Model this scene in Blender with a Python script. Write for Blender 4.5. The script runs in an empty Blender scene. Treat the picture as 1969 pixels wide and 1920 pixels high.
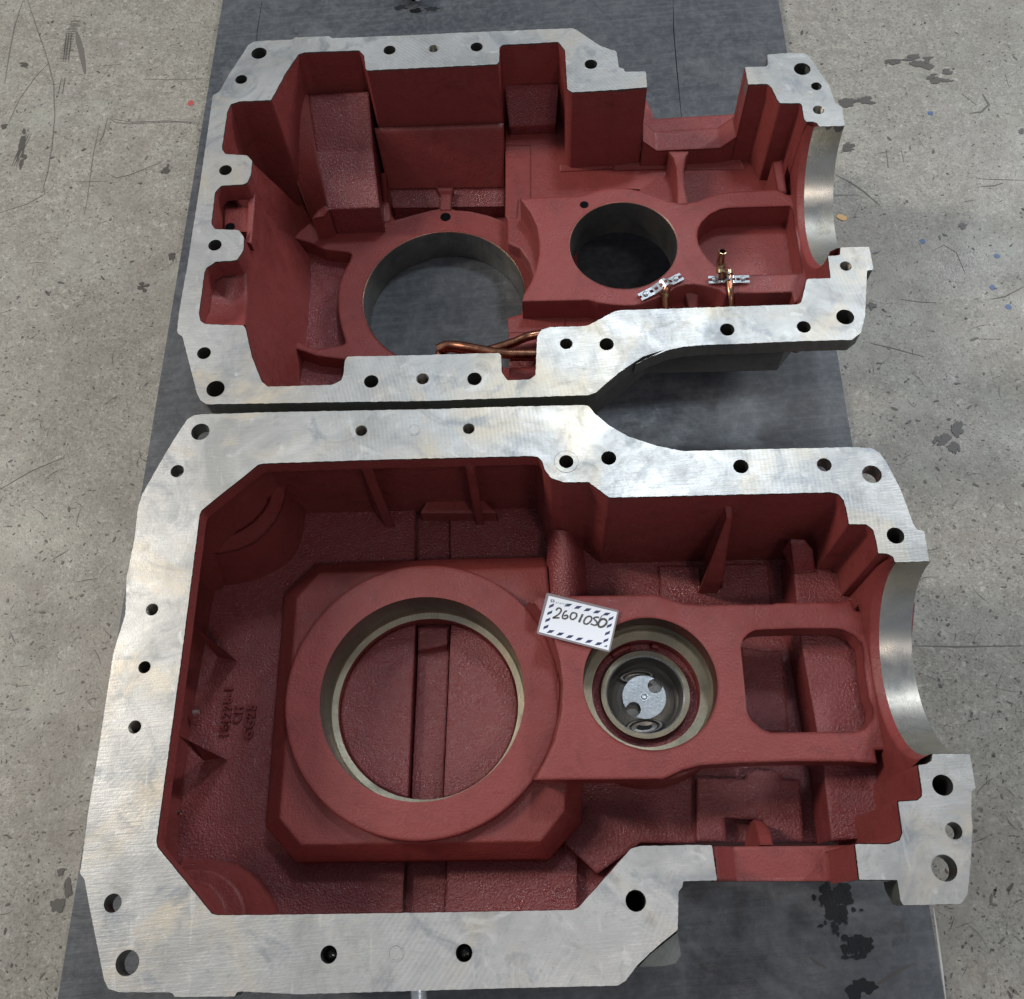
import bpy, bmesh, math, random
from mathutils import Vector, Matrix
from mathutils.geometry import tessellate_polygon
random.seed(7)
S = bpy.context.scene
COL = S.collection
PI = math.pi

# ------------------------------------------------------------------ camera
FPX, CX, CY = 1842.26 * 1969 / 1953, 984.5, 960.0      # focal length in photo pixels
TH, RO = 1.15195083, -0.09597586                        # pitch below horizontal, roll
UNIT = 1.2                                              # metres from lens to the far joint face
HP = 1.277                                              # lens-to-plate distance in those units
fw = Vector((0, math.cos(TH), -math.sin(TH)))
r0 = Vector((1, 0, 0)); u0 = r0.cross(fw)
rt = r0 * math.cos(RO) + u0 * math.sin(RO)
up = -r0 * math.sin(RO) + u0 * math.cos(RO)
cam = bpy.data.cameras.new('camera'); camo = bpy.data.objects.new('camera', cam); COL.objects.link(camo)
cam.sensor_fit = 'HORIZONTAL'; cam.sensor_width = 36; cam.lens = 36 * FPX / 1969
cam.clip_start = 0.02; cam.clip_end = 100
m = Matrix((rt, up, -fw)).transposed().to_4x4(); m.translation = (0, 0, HP * UNIT)
camo.matrix_world = m
S.camera = camo

# ------------------------------------------------------------------ world and lamps
wd = bpy.data.worlds.new('World'); S.world = wd; wd.use_nodes = True
bg = wd.node_tree.nodes['Background']; bg.inputs[0].default_value = (0.80, 0.87, 1.0, 1); bg.inputs[1].default_value = 0.33
S.view_settings.view_transform = 'Standard'; S.view_settings.look = 'None'
S.view_settings.exposure = 0.0; S.view_settings.gamma = 1.0; S.view_settings.use_curve_mapping = False
def lamp(name, loc, target, sx, sy, power, col):
    l = bpy.data.lights.new(name, 'AREA'); l.shape = 'RECTANGLE'; l.size = sx; l.size_y = sy
    l.energy = power; l.color = col
    o = bpy.data.objects.new(name, l); COL.objects.link(o); o.location = loc
    d = Vector(target) - Vector(loc); o.rotation_euler = d.to_track_quat('-Z', 'Y').to_euler()
lamp('workshop_lamp', (0.68, 2.20, 3.4), (0.2, 1.0, 0), 0.40, 0.40, 32, (0.80, 0.90, 1.0))
lamp('workshop_lamp', (0.9, -1.3, 4.2), (0, 0.4, 0), 0.5, 0.5, 26, (1.0, 0.90, 0.84))
lamp('workshop_lamp', (-4.3, 2.2, 4.2), (0, 0.6, 0), 0.6, 1.8, 240, (1.0, 0.92, 0.82))
lamp('workshop_lamp', (4.6, 4.0, 4.0), (0, 0.7, 0), 0.6, 1.6, 200, (0.92, 0.96, 1.0))

# ------------------------------------------------------------------ picture point -> plan point at a given depth
FR = dict(u1=(320,20,.26261), u2=(680,20,.26261), u3=(1180,60,.26261), u4=(320,380,.25602), u5=(780,360,.25602),
          u6=(1180,360,.26626), v0=(100,1600,.20481), v1=(540,340,.11265), v2=(1200,380,.12605), v3=(1380,1180,.21505),
          v4=(1360,120,.22065), v5=(300,1080,.17857), l1=(240,760,.30722), l2=(740,760,.30722), l3=(1280,780,.30722),
          l4=(140,1180,.30722), l5=(500,1080,.31513), l6=(1000,1120,.21505), l7=(1340,1260,.28674), l8=(640,1520,.35842),
          c1=(1030,1135,.08705), r3=(1450,1640,.26575), f1=(0,0,.29412), f2=(1600,100,.34648), p=(0,0,1.0), d=(0,0,1.00819))
def F(k, *pts):
    ox, oy, s = FR[k]
    return [(ox + a[0] * s, oy + a[1] * s) + tuple(a[2:]) for a in pts]
def un(p, h):
    d = rt * ((p[0] - CX) / FPX) + up * (-(p[1] - CY) / FPX) + fw
    t = h / -d.z
    return (d.x * t, d.y * t)
def W(x, y, h): return Vector((x * UNIT, y * UNIT, (HP - h) * UNIT))
def P3(p, h): return W(*un(p, h), h)

# ------------------------------------------------------------------ materials
def mat(name):
    m = bpy.data.materials.new(name); m.use_nodes = True
    nt = m.node_tree; b = nt.nodes['Principled BSDF']
    return m, nt, b
def N(nt, t, **kw):
    n = nt.nodes.new(t)
    for k, v in kw.items():
        if k.startswith('i_'):
            key = k[2:]
            n.inputs[int(key) if key.isdigit() else key.replace('_', ' ')].default_value = v
        else: setattr(n, k, v)
    return n
def coords(nt, scale=(1, 1, 1), rot=(0, 0, 0)):
    g = N(nt, 'ShaderNodeNewGeometry'); mp = N(nt, 'ShaderNodeMapping')
    nt.links.new(g.outputs['Position'], mp.inputs[0]); mp.inputs['Scale'].default_value = scale; mp.inputs['Rotation'].default_value = rot
    return mp.outputs[0]
def noise(nt, sc, det=3, rough=.5, scale=(1, 1, 1), rot=(0, 0, 0), dist=0):
    n = N(nt, 'ShaderNodeTexNoise', i_Scale=sc, i_Detail=det, i_Roughness=rough, i_Distortion=dist)
    nt.links.new(coords(nt, scale, rot), n.inputs['Vector']); return n.outputs['Fac']
def ramp(nt, src, stops):
    r = N(nt, 'ShaderNodeValToRGB'); e = r.color_ramp.elements
    while len(e) < len(stops): e.new(0.5)
    for i, (p, c) in enumerate(stops):
        e[i].position = p; e[i].color = (c if isinstance(c, tuple) else (c, c, c)) + (1,)
    nt.links.new(src, r.inputs[0]); return r.outputs[0]
def mix(nt, fac, a, b, mode='MIX'):
    n = N(nt, 'ShaderNodeMix', data_type='RGBA', blend_type=mode)
    for s, v in ((0, fac), (6, a), (7, b)):
        if isinstance(v, (int, float)): n.inputs[s].default_value = v
        elif isinstance(v, tuple): n.inputs[s].default_value = v + (1,)
        else: nt.links.new(v, n.inputs[s])
    return n.outputs[2]
def bump(nt, b, parts, radius=None, samples=4):
    prev = None
    if radius:
        bv = N(nt, 'ShaderNodeBevel', samples=samples); bv.inputs['Radius'].default_value = radius; prev = bv.outputs[0]
    for src, dist, st in parts:
        n = N(nt, 'ShaderNodeBump', i_Strength=st, i_Distance=dist)
        nt.links.new(src, n.inputs['Height'])
        if prev is not None: nt.links.new(prev, n.inputs['Normal'])
        prev = n.outputs[0]
    nt.links.new(prev, b.inputs['Normal'])

def make_red(name, c1, c2, orange, rough, rad=.0075):
    m, nt, b = mat(name)
    big = noise(nt, 9, 4, .6); fine = noise(nt, 1000, 2); med = noise(nt, 300, 4, .6)
    col = mix(nt, ramp(nt, big, [(.3, 0.0), (.7, 1.0)]), c1, c2)
    col = mix(nt, ramp(nt, noise(nt, 380, 2, .6), [(.35, 0.0), (.75, .30)]), col, (c1[0]*1.4, c1[1]*1.8, c1[2]*1.8))
    col = mix(nt, ramp(nt, noise(nt, 60, 5, .7), [(.70, 0.0), (.78, .55)]), col, (.06, .012, .012))
    col = mix(nt, ramp(nt, noise(nt, 20, 5, .7, dist=1), [(.52, 0.0), (.72, .45)]), col, (c1[0]*.55, c1[1]*.6, c1[2]*.65))
    nt.links.new(col, b.inputs['Base Color'])
    nt.links.new(ramp(nt, noise(nt, 30, 5, .7), [(.35, rough - .14), (.65, rough + .16)]), b.inputs['Roughness'])
    b.inputs['Specular IOR Level'].default_value = .55 if orange > .9 else .36
    bump(nt, b, [(med, .0022 if orange > .9 else .0016, orange), (fine, .0006, .35), (noise(nt, 25, 3), .006, .30)], radius=rad, samples=6)
    return m
RED = make_red('red_primer_paint', (.182, .034, .031), (.215, .043, .039), .60, .40)
REDF = make_red('red_glossy_cast_floor', (.165, .029, .031), (.195, .038, .039), 1.0, .25)

REDL = make_red('red_painted_letters', (.13, .022, .024), (.16, .03, .03), .3, .4, .0006)

def make_machined(name, lo, hi, rough, stain=.5, lines=(1, 1, 1), metallic=.8, rot=(0, 0, 0), grain=1.0):
    m, nt, b = mat(name)
    n1 = noise(nt, 6, 6, .66, dist=1.2); n2 = noise(nt, 26, 6, .7, dist=.8); n3 = noise(nt, 650, 2)
    ln = noise(nt, 260, 2, .5, scale=lines, rot=rot)
    col = mix(nt, ramp(nt, n1, [(.32, 0.0), (.66, 1.0)]), lo, hi)
    col = mix(nt, ramp(nt, noise(nt, 4.3, 5, .65, dist=1.5), [(.50, 0.0), (.66, stain)]), col, (hi[0]*.98, hi[1]*.85, hi[2]*.66))
    col = mix(nt, ramp(nt, noise(nt, 9, 5, .65, dist=2), [(.54, 0.0), (.68, stain)]), col, (lo[0]*.74, lo[1]*.80, lo[2]*.90))
    col = mix(nt, ramp(nt, n2, [(.53, 0.0), (.70, .42)]), col, (lo[0]*.55, lo[1]*.55, lo[2]*.54))
    col = mix(nt, ramp(nt, noise(nt, 17, 4, .6, dist=2.2), [(.60, 0.0), (.70, .5)]), col, (hi[0]*1.12, hi[1]*1.12, hi[2]*1.12))
    col = mix(nt, ramp(nt, noise(nt, 140, 6, .8), [(.60, 0.0), (.72, .5)]), col, (lo[0]*.35, lo[1]*.35, lo[2]*.34))
    wv = N(nt, 'ShaderNodeTexWave', wave_type='RINGS', rings_direction='Z', i_Scale=55.0, i_Distortion=1.6, i_Detail=3.0, i_Detail_Scale=1.5)
    mp_ = coords(nt, (1, 1, 1)); av = N(nt, 'ShaderNodeVectorMath', operation='ADD'); av.inputs[1].default_value = (.9, -.6, 0); nt.links.new(mp_, av.inputs[0]); nt.links.new(av.outputs[0], wv.inputs['Vector'])
    wmask = ramp(nt, noise(nt, 5, 3, .6), [(.45, 0.0), (.65, .16)])
    col = mix(nt, wmask, col, mix(nt, wv.outputs['Fac'], (lo[0]*.7, lo[1]*.7, lo[2]*.7), (hi[0]*1.1, hi[1]*1.1, hi[2]*1.1)))
    for rz in (.3, 1.9): col = mix(nt, ramp(nt, noise(nt, 90, 2, .5, scale=(1, .14, 1), rot=(0, 0, rz)), [(.70, 0.0), (.74, .22)]), col, (hi[0]*1.2, hi[1]*1.2, hi[2]*1.2))
    nt.links.new(col, b.inputs['Base Color'])
    b.inputs['Metallic'].default_value = metallic
    rr = mix(nt, .5, ramp(nt, n2, [(.3, rough - .10), (.7, rough + .16)]), ramp(nt, n1, [(.3, rough + .12), (.7, rough - .10)]))
    nt.links.new(rr, b.inputs['Roughness'])
    bump(nt, b, [(ln, .0006, .35 * grain), (n3, .0003, .4 * grain), (noise(nt, 45, 4), .0012, .2 * grain), (noise(nt, 5, 2), .01, .06 * grain)])
    return m
MET = make_machined('machined_grey_iron', (.31, .315, .305), (.565, .565, .545), .41, .72, (.16, 1.6, 1), .72)
SAD = make_machined('bored_bearing_iron', (.42, .405, .36), (.58, .56, .50), .27, .5, (3, .05, .05), 1.0, grain=.18)
BORE = make_machined('dark_bored_iron', (.17, .17, .16), (.32, .32, .30), .32, .5, (3, 3, .15), .9)
BORE2 = make_machined('dull_bored_iron', (.16, .15, .125), (.23, .215, .18), .42, .5, (.2, .2, 3), .85)
LEDGE = make_machined('worn_bronze_grey_iron', (.20, .18, .135), (.31, .28, .21), .40, .5, (1, 1, 1), .8)
RAW = make_machined('raw_casting_side', (.105, .115, .105), (.17, .18, .165), .5, .4, (.1, .1, 2), .45)
PADM = make_machined('milled_side_face', (.52, .55, .54), (.66, .69, .67), .45, .3, (.06, 1.2, 2), .0, (0, .2, 0))
SHINY = make_machined('zinc_plated_steel', (.58, .62, .64), (.78, .81, .82), .30, .1, (.3, 2, 1), .9)
DISC = make_machined('turned_steel_disc', (.42, .45, .47), (.54, .57, .58), .34, .1, (1, 1, 1), .85)
DARKC = make_machined('dark_cast_cup', (.13, .125, .115), (.22, .21, .19), .36, .3, (1, 1, 1), .7)
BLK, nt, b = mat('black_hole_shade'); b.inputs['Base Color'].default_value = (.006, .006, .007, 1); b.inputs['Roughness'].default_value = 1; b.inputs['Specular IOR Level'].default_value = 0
COP, nt, b = mat('copper_tube_metal')
nt.links.new(mix(nt, ramp(nt, noise(nt, 60, 4), [(.35, 0.0), (.65, 1.0)]), (.36, .165, .10), (.22, .105, .065)), b.inputs['Base Color'])
b.inputs['Metallic'].default_value = 1; nt.links.new(ramp(nt, noise(nt, 80, 3), [(.3, .2), (.7, .38)]), b.inputs['Roughness'])
BRZ, nt, b = mat('brazed_joint_metal')
nt.links.new(mix(nt, ramp(nt, noise(nt, 200, 3), [(.4, 0.0), (.6, 1.0)]), (.46, .37, .22), (.28, .17, .10)), b.inputs['Base Color'])
b.inputs['Metallic'].default_value = 1; b.inputs['Roughness'].default_value = .3

# painted concrete floor
CON, nt, b = mat('worn_painted_concrete')
c = mix(nt, ramp(nt, noise(nt, 2.2, 5, .6), [(.3, 0.0), (.7, 1.0)]), (.225, .215, .180), (.335, .315, .268))
c = mix(nt, ramp(nt, noise(nt, 11, 6, .7), [(.45, 0.0), (.75, .5)]), c, (.25, .235, .205))
c = mix(nt, ramp(nt, noise(nt, 45, 8, .8), [(.43, 0.0), (.58, .6)]), c, (.15, .14, .115))
c = mix(nt, ramp(nt, noise(nt, 210, 5, .8), [(.51, 0.0), (.58, .75)]), c, (.095, .088, .073))
c = mix(nt, ramp(nt, noise(nt, 120, 6, .8), [(.53, 0.0), (.64, .55)]), c, (.52, .50, .44))
c = mix(nt, ramp(nt, noise(nt, 330, 4, .7), [(.42, 0.0), (.66, .6)]), c, (.19, .18, .155))
c = mix(nt, ramp(nt, noise(nt, 5, 5, .6, dist=1), [(.50, 0.0), (.75, .5)]), c, (.33, .345, .29))
c = mix(nt, ramp(nt, noise(nt, 7, 5, .6, dist=1.5), [(.56, 0.0), (.75, .5)]), c, (.30, .27, .25))
c = mix(nt, ramp(nt, noise(nt, 150, 4, .6, dist=.4), [(.625, 0.0), (.66, .8)]), c, (.09, .085, .07))
c = mix(nt, ramp(nt, noise(nt, 30, 6, .75, dist=.8), [(.665, 0.0), (.70, .8)]), c, (.10, .092, .08))
c = mix(nt, ramp(nt, noise(nt, 60, 2, .5), [(.68, 0.0), (.72, .3)]), c, (.42, .41, .37))
for rz, sc, th in ((.5, (1, .16, 1), .69), (-.9, (1, .12, 1), .70), (1.5, (1, .10, 1), .71)):
    c = mix(nt, ramp(nt, noise(nt, 120, 3, .55, scale=sc, rot=(0, 0, rz), dist=.6), [(th, 0.0), (th + .04, .5)]), c, (.13, .125, .11))
c = mix(nt, ramp(nt, noise(nt, 2.6, 6, .7, dist=1), [(.50, 0.0), (.68, .55)]), c, (.17, .145, .12))
nt.links.new(c, b.inputs['Base Color'])
nt.links.new(ramp(nt, noise(nt, 8, 4), [(.3, .38), (.7, .62)]), b.inputs['Roughness'])
bump(nt, b, [(noise(nt, 260, 4), .0012, .35), (noise(nt, 20, 3), .004, .2)])
# steel base plate
PLT, nt, b = mat('dark_oiled_steel_plate')
c = mix(nt, ramp(nt, noise(nt, 3, 5, .6), [(.3, 0.0), (.7, 1.0)]), (.034, .039, .046), (.062, .068, .076))
c = mix(nt, ramp(nt, noise(nt, 55, 6, .78), [(.45, 0.0), (.68, .65)]), c, (.115, .122, .13))
c = mix(nt, ramp(nt, noise(nt, 9, 6, .7, dist=1), [(.52, 0.0), (.68, .45)]), c, (.14, .145, .15))
c = mix(nt, ramp(nt, noise(nt, 13, 6, .7, dist=1), [(.60, 0.0), (.68, .7)]), c, (.028, .028, .029))
c = mix(nt, ramp(nt, noise(nt, 120, 2, .5, scale=(.05, 1, 1)), [(.5, 0.0), (.75, .3)]), c, (.13, .135, .14))
nt.links.new(c, b.inputs['Base Color']); b.inputs['Metallic'].default_value = .15
nt.links.new(ramp(nt, noise(nt, 24, 5, .7), [(.3, .36), (.7, .62)]), b.inputs['Roughness'])
bump(nt, b, [(noise(nt, 160, 2, .5, scale=(.12, 1.5, 1)), .0006, .4), (noise(nt, 30, 4), .002, .25)])
def flat(name, col, rough=.5, spec=.5, metallic=0):
    m, nt, b = mat(name); b.inputs['Base Color'].default_value = col + (1,); b.inputs['Roughness'].default_value = rough
    b.inputs['Specular IOR Level'].default_value = spec; b.inputs['Metallic'].default_value = metallic
    return m
STAIN = flat('dark_oil_stain', (.062, .056, .048), .5)
SCR = flat('grey_scratch_mark', (.105, .098, .085), .7)
BLUE = flat('blue_paint_drop', (.035, .085, .20), .5)
ZINC = flat('zinc_coated_strap', (.40, .43, .45), .36, .5, .8)
OIL = flat('wet_black_oil', (.012, .012, .012), .12)
EDGE = flat('bare_edge_highlight', (.42, .42, .40), .4)  # pale tone carries the highlight of the worn plate edge
OCH = flat('ochre_paper_scrap', (.55, .33, .13), .6)
REDCHIP = flat('red_paint_chip', (.35, .06, .05), .5)
PAPER = flat('white_card_paper', (.74, .77, .82), .35)
NAVY = flat('navy_print', (.018, .026, .085), .4)
INK = flat('black_marker_ink', (.05, .045, .035), .4)
LOGO = flat('grey_print', (.12, .14, .17), .5)
LAM, nt, b = mat('clear_laminate_edge'); b.inputs['Base Color'].default_value = (.30, .27, .29, 1); b.inputs['Roughness'].default_value = .12; b.inputs['Alpha'].default_value = .72

# ------------------------------------------------------------------ object helpers
def link(name, me, parent=None):
    o = bpy.data.objects.new(name, me); COL.objects.link(o)
    if parent is not None: o.parent = parent; o.matrix_parent_inverse = Matrix.Translation(-parent.location)
    return o
def tag(o, label=None, cat=None, group=None, kind=None):
    if label: o['label'] = label
    if cat: o['category'] = cat
    if group: o['group'] = group
    if kind: o['kind'] = kind
    return o
def empty(name, loc):
    o = bpy.data.objects.new(name, None); COL.objects.link(o); o.location = loc; o.empty_display_size = .05; return o
class MB:
    def __init__(s): s.v = []; s.f = []; s.m = []; s.mats = []; s.sm = []
    def mi(s, m):
        if m not in s.mats: s.mats.append(m)
        return s.mats.index(m)
    def add(s, verts, faces, m, smooth=False):
        o = len(s.v); s.v += [tuple(v) for v in verts]; k = s.mi(m)
        for f in faces: s.f.append([o + i for i in f]); s.m.append(k); s.sm.append(smooth)
    def each(s, name, parent):
        # every face island becomes a part of its own
        n = len(s.v); par = list(range(n))
        def fd(a):
            while par[a] != a: par[a] = par[par[a]]; a = par[a]
            return a
        key = {}
        for i, v in enumerate(s.v):
            k = tuple(round(c * 5e4) for c in v)
            if k in key: par[fd(i)] = fd(key[k])
            key[k] = i
        for f in s.f:
            for a in f[1:]: par[fd(a)] = fd(f[0])
        gr = {}
        for f, k, sm in zip(s.f, s.m, s.sm): gr.setdefault(fd(f[0]), []).append((f, k, sm))
        for g in gr.values():
            q = MB(); mp = {}
            for f, k, sm in g:
                for a in f:
                    if a not in mp: mp[a] = len(q.v); q.v.append(s.v[a])
                q.f.append([mp[a] for a in f]); q.m.append(q.mi(s.mats[k])); q.sm.append(sm)
            q.build(name, parent)
    def build(s, name, parent=None, shade=None):
        me = bpy.data.meshes.new(name); me.from_pydata(s.v, [], s.f)
        for mt in s.mats: me.materials.append(mt)
        for p, k, sm in zip(me.polygons, s.m, s.sm): p.material_index = k; p.use_smooth = sm
        bm = bmesh.new(); bm.from_mesh(me)
        bmesh.ops.recalc_face_normals(bm, faces=bm.faces[:]); bm.to_mesh(me); bm.free()
        me.update()
        return link(name, me, parent)
    # solid with straight sides: loops are plan points (x, y); h0 top depth, h1 bottom depth
    def prism(s, loop, h0, h1, mt, mside=None, holes=(), hside=None, top=True, bottom=False, hh1=None):
        loops = [loop] + [h for h in holes]
        flatpts = [q for l in loops for q in l]
        tris = tessellate_polygon([[Vector((q[0], q[1], 0)) for q in l] for l in loops])
        if top: s.add([W(q[0], q[1], h0) for q in flatpts], tris, mt)
        if bottom: s.add([W(q[0], q[1], h1) for q in flatpts], tris, mside or mt)
        for i, l in enumerate(loops):
            n = len(l); hb = h1
            s.add([W(q[0], q[1], h0) for q in l] + [W(q[0], q[1], hb) for q in l],
                  [(k, (k + 1) % n, n + (k + 1) % n, n + k) for k in range(n)], (mside or mt) if i == 0 else (hside or mside or mt))
    # solid whose top is a patch of faces with a depth per vertex
    def slab(s, pts, faces, hb, mt, mside=None):
        top = [(un(q, q[2]), q[2]) for q in pts]
        s.add([W(a[0], a[1], h) for a, h in top], faces, mt)
        ed = {}
        for f in faces:
            for i in range(len(f)):
                a, b2 = f[i], f[(i + 1) % len(f)]
                ed[(a, b2)] = ed.get((a, b2), 0) + 1
        for (a, b2) in ed:
            if (b2, a) in ed: continue
            (pa, ha), (pb, hb2) = top[a], top[b2]
            s.add([W(*pa, ha), W(*pb, hb2), W(*pb, hb), W(*pa, hb)], [(0, 1, 2, 3)], mside or mt)
def resamp(pts, n):
    L = [0]
    for a, b in zip(pts, pts[1:]): L.append(L[-1] + math.hypot(b[0] - a[0], b[1] - a[1]))
    out = []
    for i in range(n):
        t = L[-1] * i / (n - 1); j = 0
        while j < len(L) - 2 and L[j + 1] < t: j += 1
        f = (t - L[j]) / max(L[j + 1] - L[j], 1e-9); a, b = pts[j], pts[j + 1]
        out.append(tuple(a[k] + (b[k] - a[k]) * f for k in range(len(a))))
    return out
def sheet(mb, rows, mt, n=24, base=None, smooth=True):
    # smooth cast surface through rows of (x, y, depth) picture points, closed down to base
    if n is None: R_ = rows; n = len(rows[0])
    else: R_ = [resamp(r, n) for r in rows]
    V_ = [[P3(q, q[2]) for q in r] for r in R_]
    vs = [v for r in V_ for v in r]
    mb.add(vs, [(i * n + j, i * n + j + 1, (i + 1) * n + j + 1, (i + 1) * n + j) for i in range(len(V_) - 1) for j in range(n - 1)], mt, smooth)
    if base is not None:
        for e in (V_[0], V_[-1], [r[0] for r in V_], [r[-1] for r in V_]):
            k = len(e); zb = (HP - base) * UNIT
            mb.add(e + [Vector((v.x, v.y, zb)) for v in e], [(i, i + 1, k + i + 1, k + i) for i in range(k - 1)], mt)
def rnd(loop, r=3.0, seg=3, amin=18):
    out = []; n = len(loop)
    for i in range(n):
        p, a, b2 = Vector(loop[i][:2]), Vector(loop[i - 1][:2]), Vector(loop[(i + 1) % n][:2])
        d1, d2 = a - p, b2 - p
        if d1.length < 1e-6 or d2.length < 1e-6: continue
        if 180 - math.degrees(d1.angle(d2)) < amin: out.append(tuple(p)); continue
        k = min(r, .42 * d1.length, .42 * d2.length)
        A = p + d1.normalized() * k; B = p + d2.normalized() * k
        for j in range(seg + 1):
            t = j / seg; q = A * (1 - t) ** 2 + p * 2 * t * (1 - t) + B * t * t; out.append(tuple(q))
    return out
def rough(pts, amp=.45, step=5.0, closed=True):
    out = []; n = len(pts)
    for i in range(n if closed else n - 1):
        a, b = pts[i], pts[(i + 1) % n]; L = math.hypot(b[0] - a[0], b[1] - a[1]); k = max(1, int(L / step))
        for j in range(k):
            x = a[0] + (b[0] - a[0]) * j / k; y = a[1] + (b[1] - a[1]) * j / k
            if j and L < 400:
                w = amp * (math.sin(x * .31 + y * .47) + .8 * math.sin(x * 1.13 - y * .71 + 1) + .6 * math.sin(x * 2.3 + y * 2.9)) / 2
                x += -(b[1] - a[1]) / L * w; y += (b[0] - a[0]) / L * w
            out.append((x, y))
    if not closed: out.append(tuple(pts[-1][:2]))
    return out
def plan(loop, h, r=3.0): return [un(q, h) for q in (rnd(loop, r) if r else loop)]
def offset(loop, d):
    # plan loop offset inwards by d
    n = len(loop); area = sum(loop[i][0] * loop[(i + 1) % n][1] - loop[(i + 1) % n][0] * loop[i][1] for i in range(n))
    sg = 1 if area > 0 else -1; out = []
    for i in range(n):
        p = Vector(loop[i]); a = (p - Vector(loop[i - 1])); b2 = (Vector(loop[(i + 1) % n]) - p)
        if a.length < 1e-9: a = b2
        if b2.length < 1e-9: b2 = a
        a.normalize(); b2.normalize(); t = (a + b2)
        if t.length < 1e-4: t = a
        t.normalize(); nrm = Vector((-t.y, t.x)) * sg
        out.append(tuple(p + nrm * (d / max(.5, abs(t.dot(a))))))
    return out
def offset_open(pts, d, side):
    out = []; n = len(pts)
    for i in range(n):
        a = Vector(pts[max(i - 1, 0)]); b2 = Vector(pts[min(i + 1, n - 1)]); t = (b2 - a).normalized()
        out.append((pts[i][0] - t.y * d * side, pts[i][1] + t.x * d * side))
    return out
def circ(c, r, n=96, a0=0, a1=2 * PI): return [(c[0] + r * math.cos(a0 + (a1 - a0) * i / n), c[1] + r * math.sin(a0 + (a1 - a0) * i / n)) for i in range(n)]
def tube_wall(mb, c, r, h0, h1, mt, n=96, smooth=True, flip=False):
    l = circ(c, r, n)
    mb.add([W(q[0], q[1], h0) for q in l] + [W(q[0], q[1], h1) for q in l], [(k, (k + 1) % n, n + (k + 1) % n, n + k) for k in range(n)], mt, smooth)
def ringface(mb, c, r0, r1, h0, h1, mt, n=96, smooth=True):
    a, b2 = circ(c, r0, n), circ(c, r1, n)
    mb.add([W(q[0], q[1], h0) for q in a] + [W(q[0], q[1], h1) for q in b2], [(k, (k + 1) % n, n + (k + 1) % n, n + k) for k in range(n)], mt, smooth)
def disk(mb, c, r, h, mt, n=64): mb.add([W(q[0], q[1], h) for q in circ(c, r, n)], [tuple(range(n))], mt)
def sweep(path, rad, n=14, mb=None, mt=None, cap=True):
    # tube along world points; rad float or list
    mb = mb or MB(); m_ = len(path); rings = []; prevn = None
    for i, p in enumerate(path):
        t = (path[min(i + 1, m_ - 1)] - path[max(i - 1, 0)]).normalized()
        if prevn is None:
            prevn = t.orthogonal().normalized()
        nn = (prevn - t * prevn.dot(t)).normalized(); prevn = nn; bb = t.cross(nn)
        r = rad[i] if isinstance(rad, (list, tuple)) else rad
        rings.append([p + (nn * math.cos(2 * PI * k / n) + bb * math.sin(2 * PI * k / n)) * r for k in range(n)])
    vs = [v for r_ in rings for v in r_]
    fs = [(i * n + k, i * n + (k + 1) % n, (i + 1) * n + (k + 1) % n, (i + 1) * n + k) for i in range(m_ - 1) for k in range(n)]
    mb.add(vs, fs, mt, True)
    if cap: mb.add(rings[0], [tuple(range(n))], mt); mb.add(rings[-1], [tuple(range(n))], mt)
    return mb
def spline(pts, k=8):
    out = []; n = len(pts)
    for i in range(n - 1):
        a, b2, c2, d2 = pts[max(i - 1, 0)], pts[i], pts[i + 1], pts[min(i + 2, n - 1)]
        for j in range(k):
            t = j / k; out.append(.5 * ((2 * b2) + (c2 - a) * t + (2 * a - 5 * b2 + 4 * c2 - d2) * t * t + (3 * b2 - a - 3 * c2 + d2) * t ** 3))
    out.append(pts[-1]); return out

# ------------------------------------------------------------------ setting: floor and plate
HF = HP + .0105
mb = MB(); z = (HP - HF) * UNIT
mb.add([(-14, -14, z), (14, -14, z), (14, 14, z), (-14, 14, z)], [(0, 1, 2, 3)], CON)
floor = tag(mb.build('floor'), kind='structure')
e1, e2 = un((428.5, 0), HP), un((111, 1919), HP); e3, e4 = un((1497, 0), HP), un((1816, 1919), HP)
def ext(a, b2, t): return (a[0] + (b2[0] - a[0]) * t, a[1] + (b2[1] - a[1]) * t)
mb = MB()
pl = [ext(e1, e2, -.5), ext(e1, e2, 1.5), ext(e3, e4, 1.5), ext(e3, e4, -.5)]
mb.prism(pl, HP, HF, PLT)
plate = mb.build('steel_plate'); tag(plate, 'long dark grey steel plate lying on the concrete under both castings', 'steel plate')
bv = plate.modifiers.new('bevel', 'BEVEL'); bv.width = .0015; bv.segments = 2
def line_mark(name, pts, w, h, mt, parent):
    mb = MB(); q = [Vector(un(p, h)) for p in pts]
    L = []; R_ = []
    for i, p in enumerate(q):
        t = (q[min(i + 1, len(q) - 1)] - q[max(i - 1, 0)]).normalized(); n_ = Vector((-t.y, t.x))
        ww = w * (.35 if i in (0, len(q) - 1) else random.uniform(.7, 1.2))
        L.append(p + n_ * ww); R_.append(p - n_ * ww)
    n = len(q)
    mb.add([W(a.x, a.y, h) for a in L + R_], [(i, i + 1, n + i + 1, n + i) for i in range(n - 1)], mt)
    return mb.build(name, parent)
def blob(name, pts, h, mt, parent, rough=.25, n=26):
    mb = MB()
    for (x, y, rx, ry) in pts:
        h -= 1.5e-5
        c_ = un((x, y), h); k = [random.uniform(1 - rough, 1 + rough) for _ in range(n)]
        k = [(k[i - 1] + 2 * k[i] + k[(i + 1) % n]) / 4 for i in range(n)]
        l = [(c_[0] + rx * k[i] * math.cos(2 * PI * i / n), c_[1] + ry * k[i] * math.sin(2 * PI * i / n)) for i in range(n)]
        mb.add([W(a[0], a[1], h) for a in l], [tuple(range(n))], mt)
    return mb.build(name, parent)
hs = HF - .0004; hs2 = HF - .0008
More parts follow.
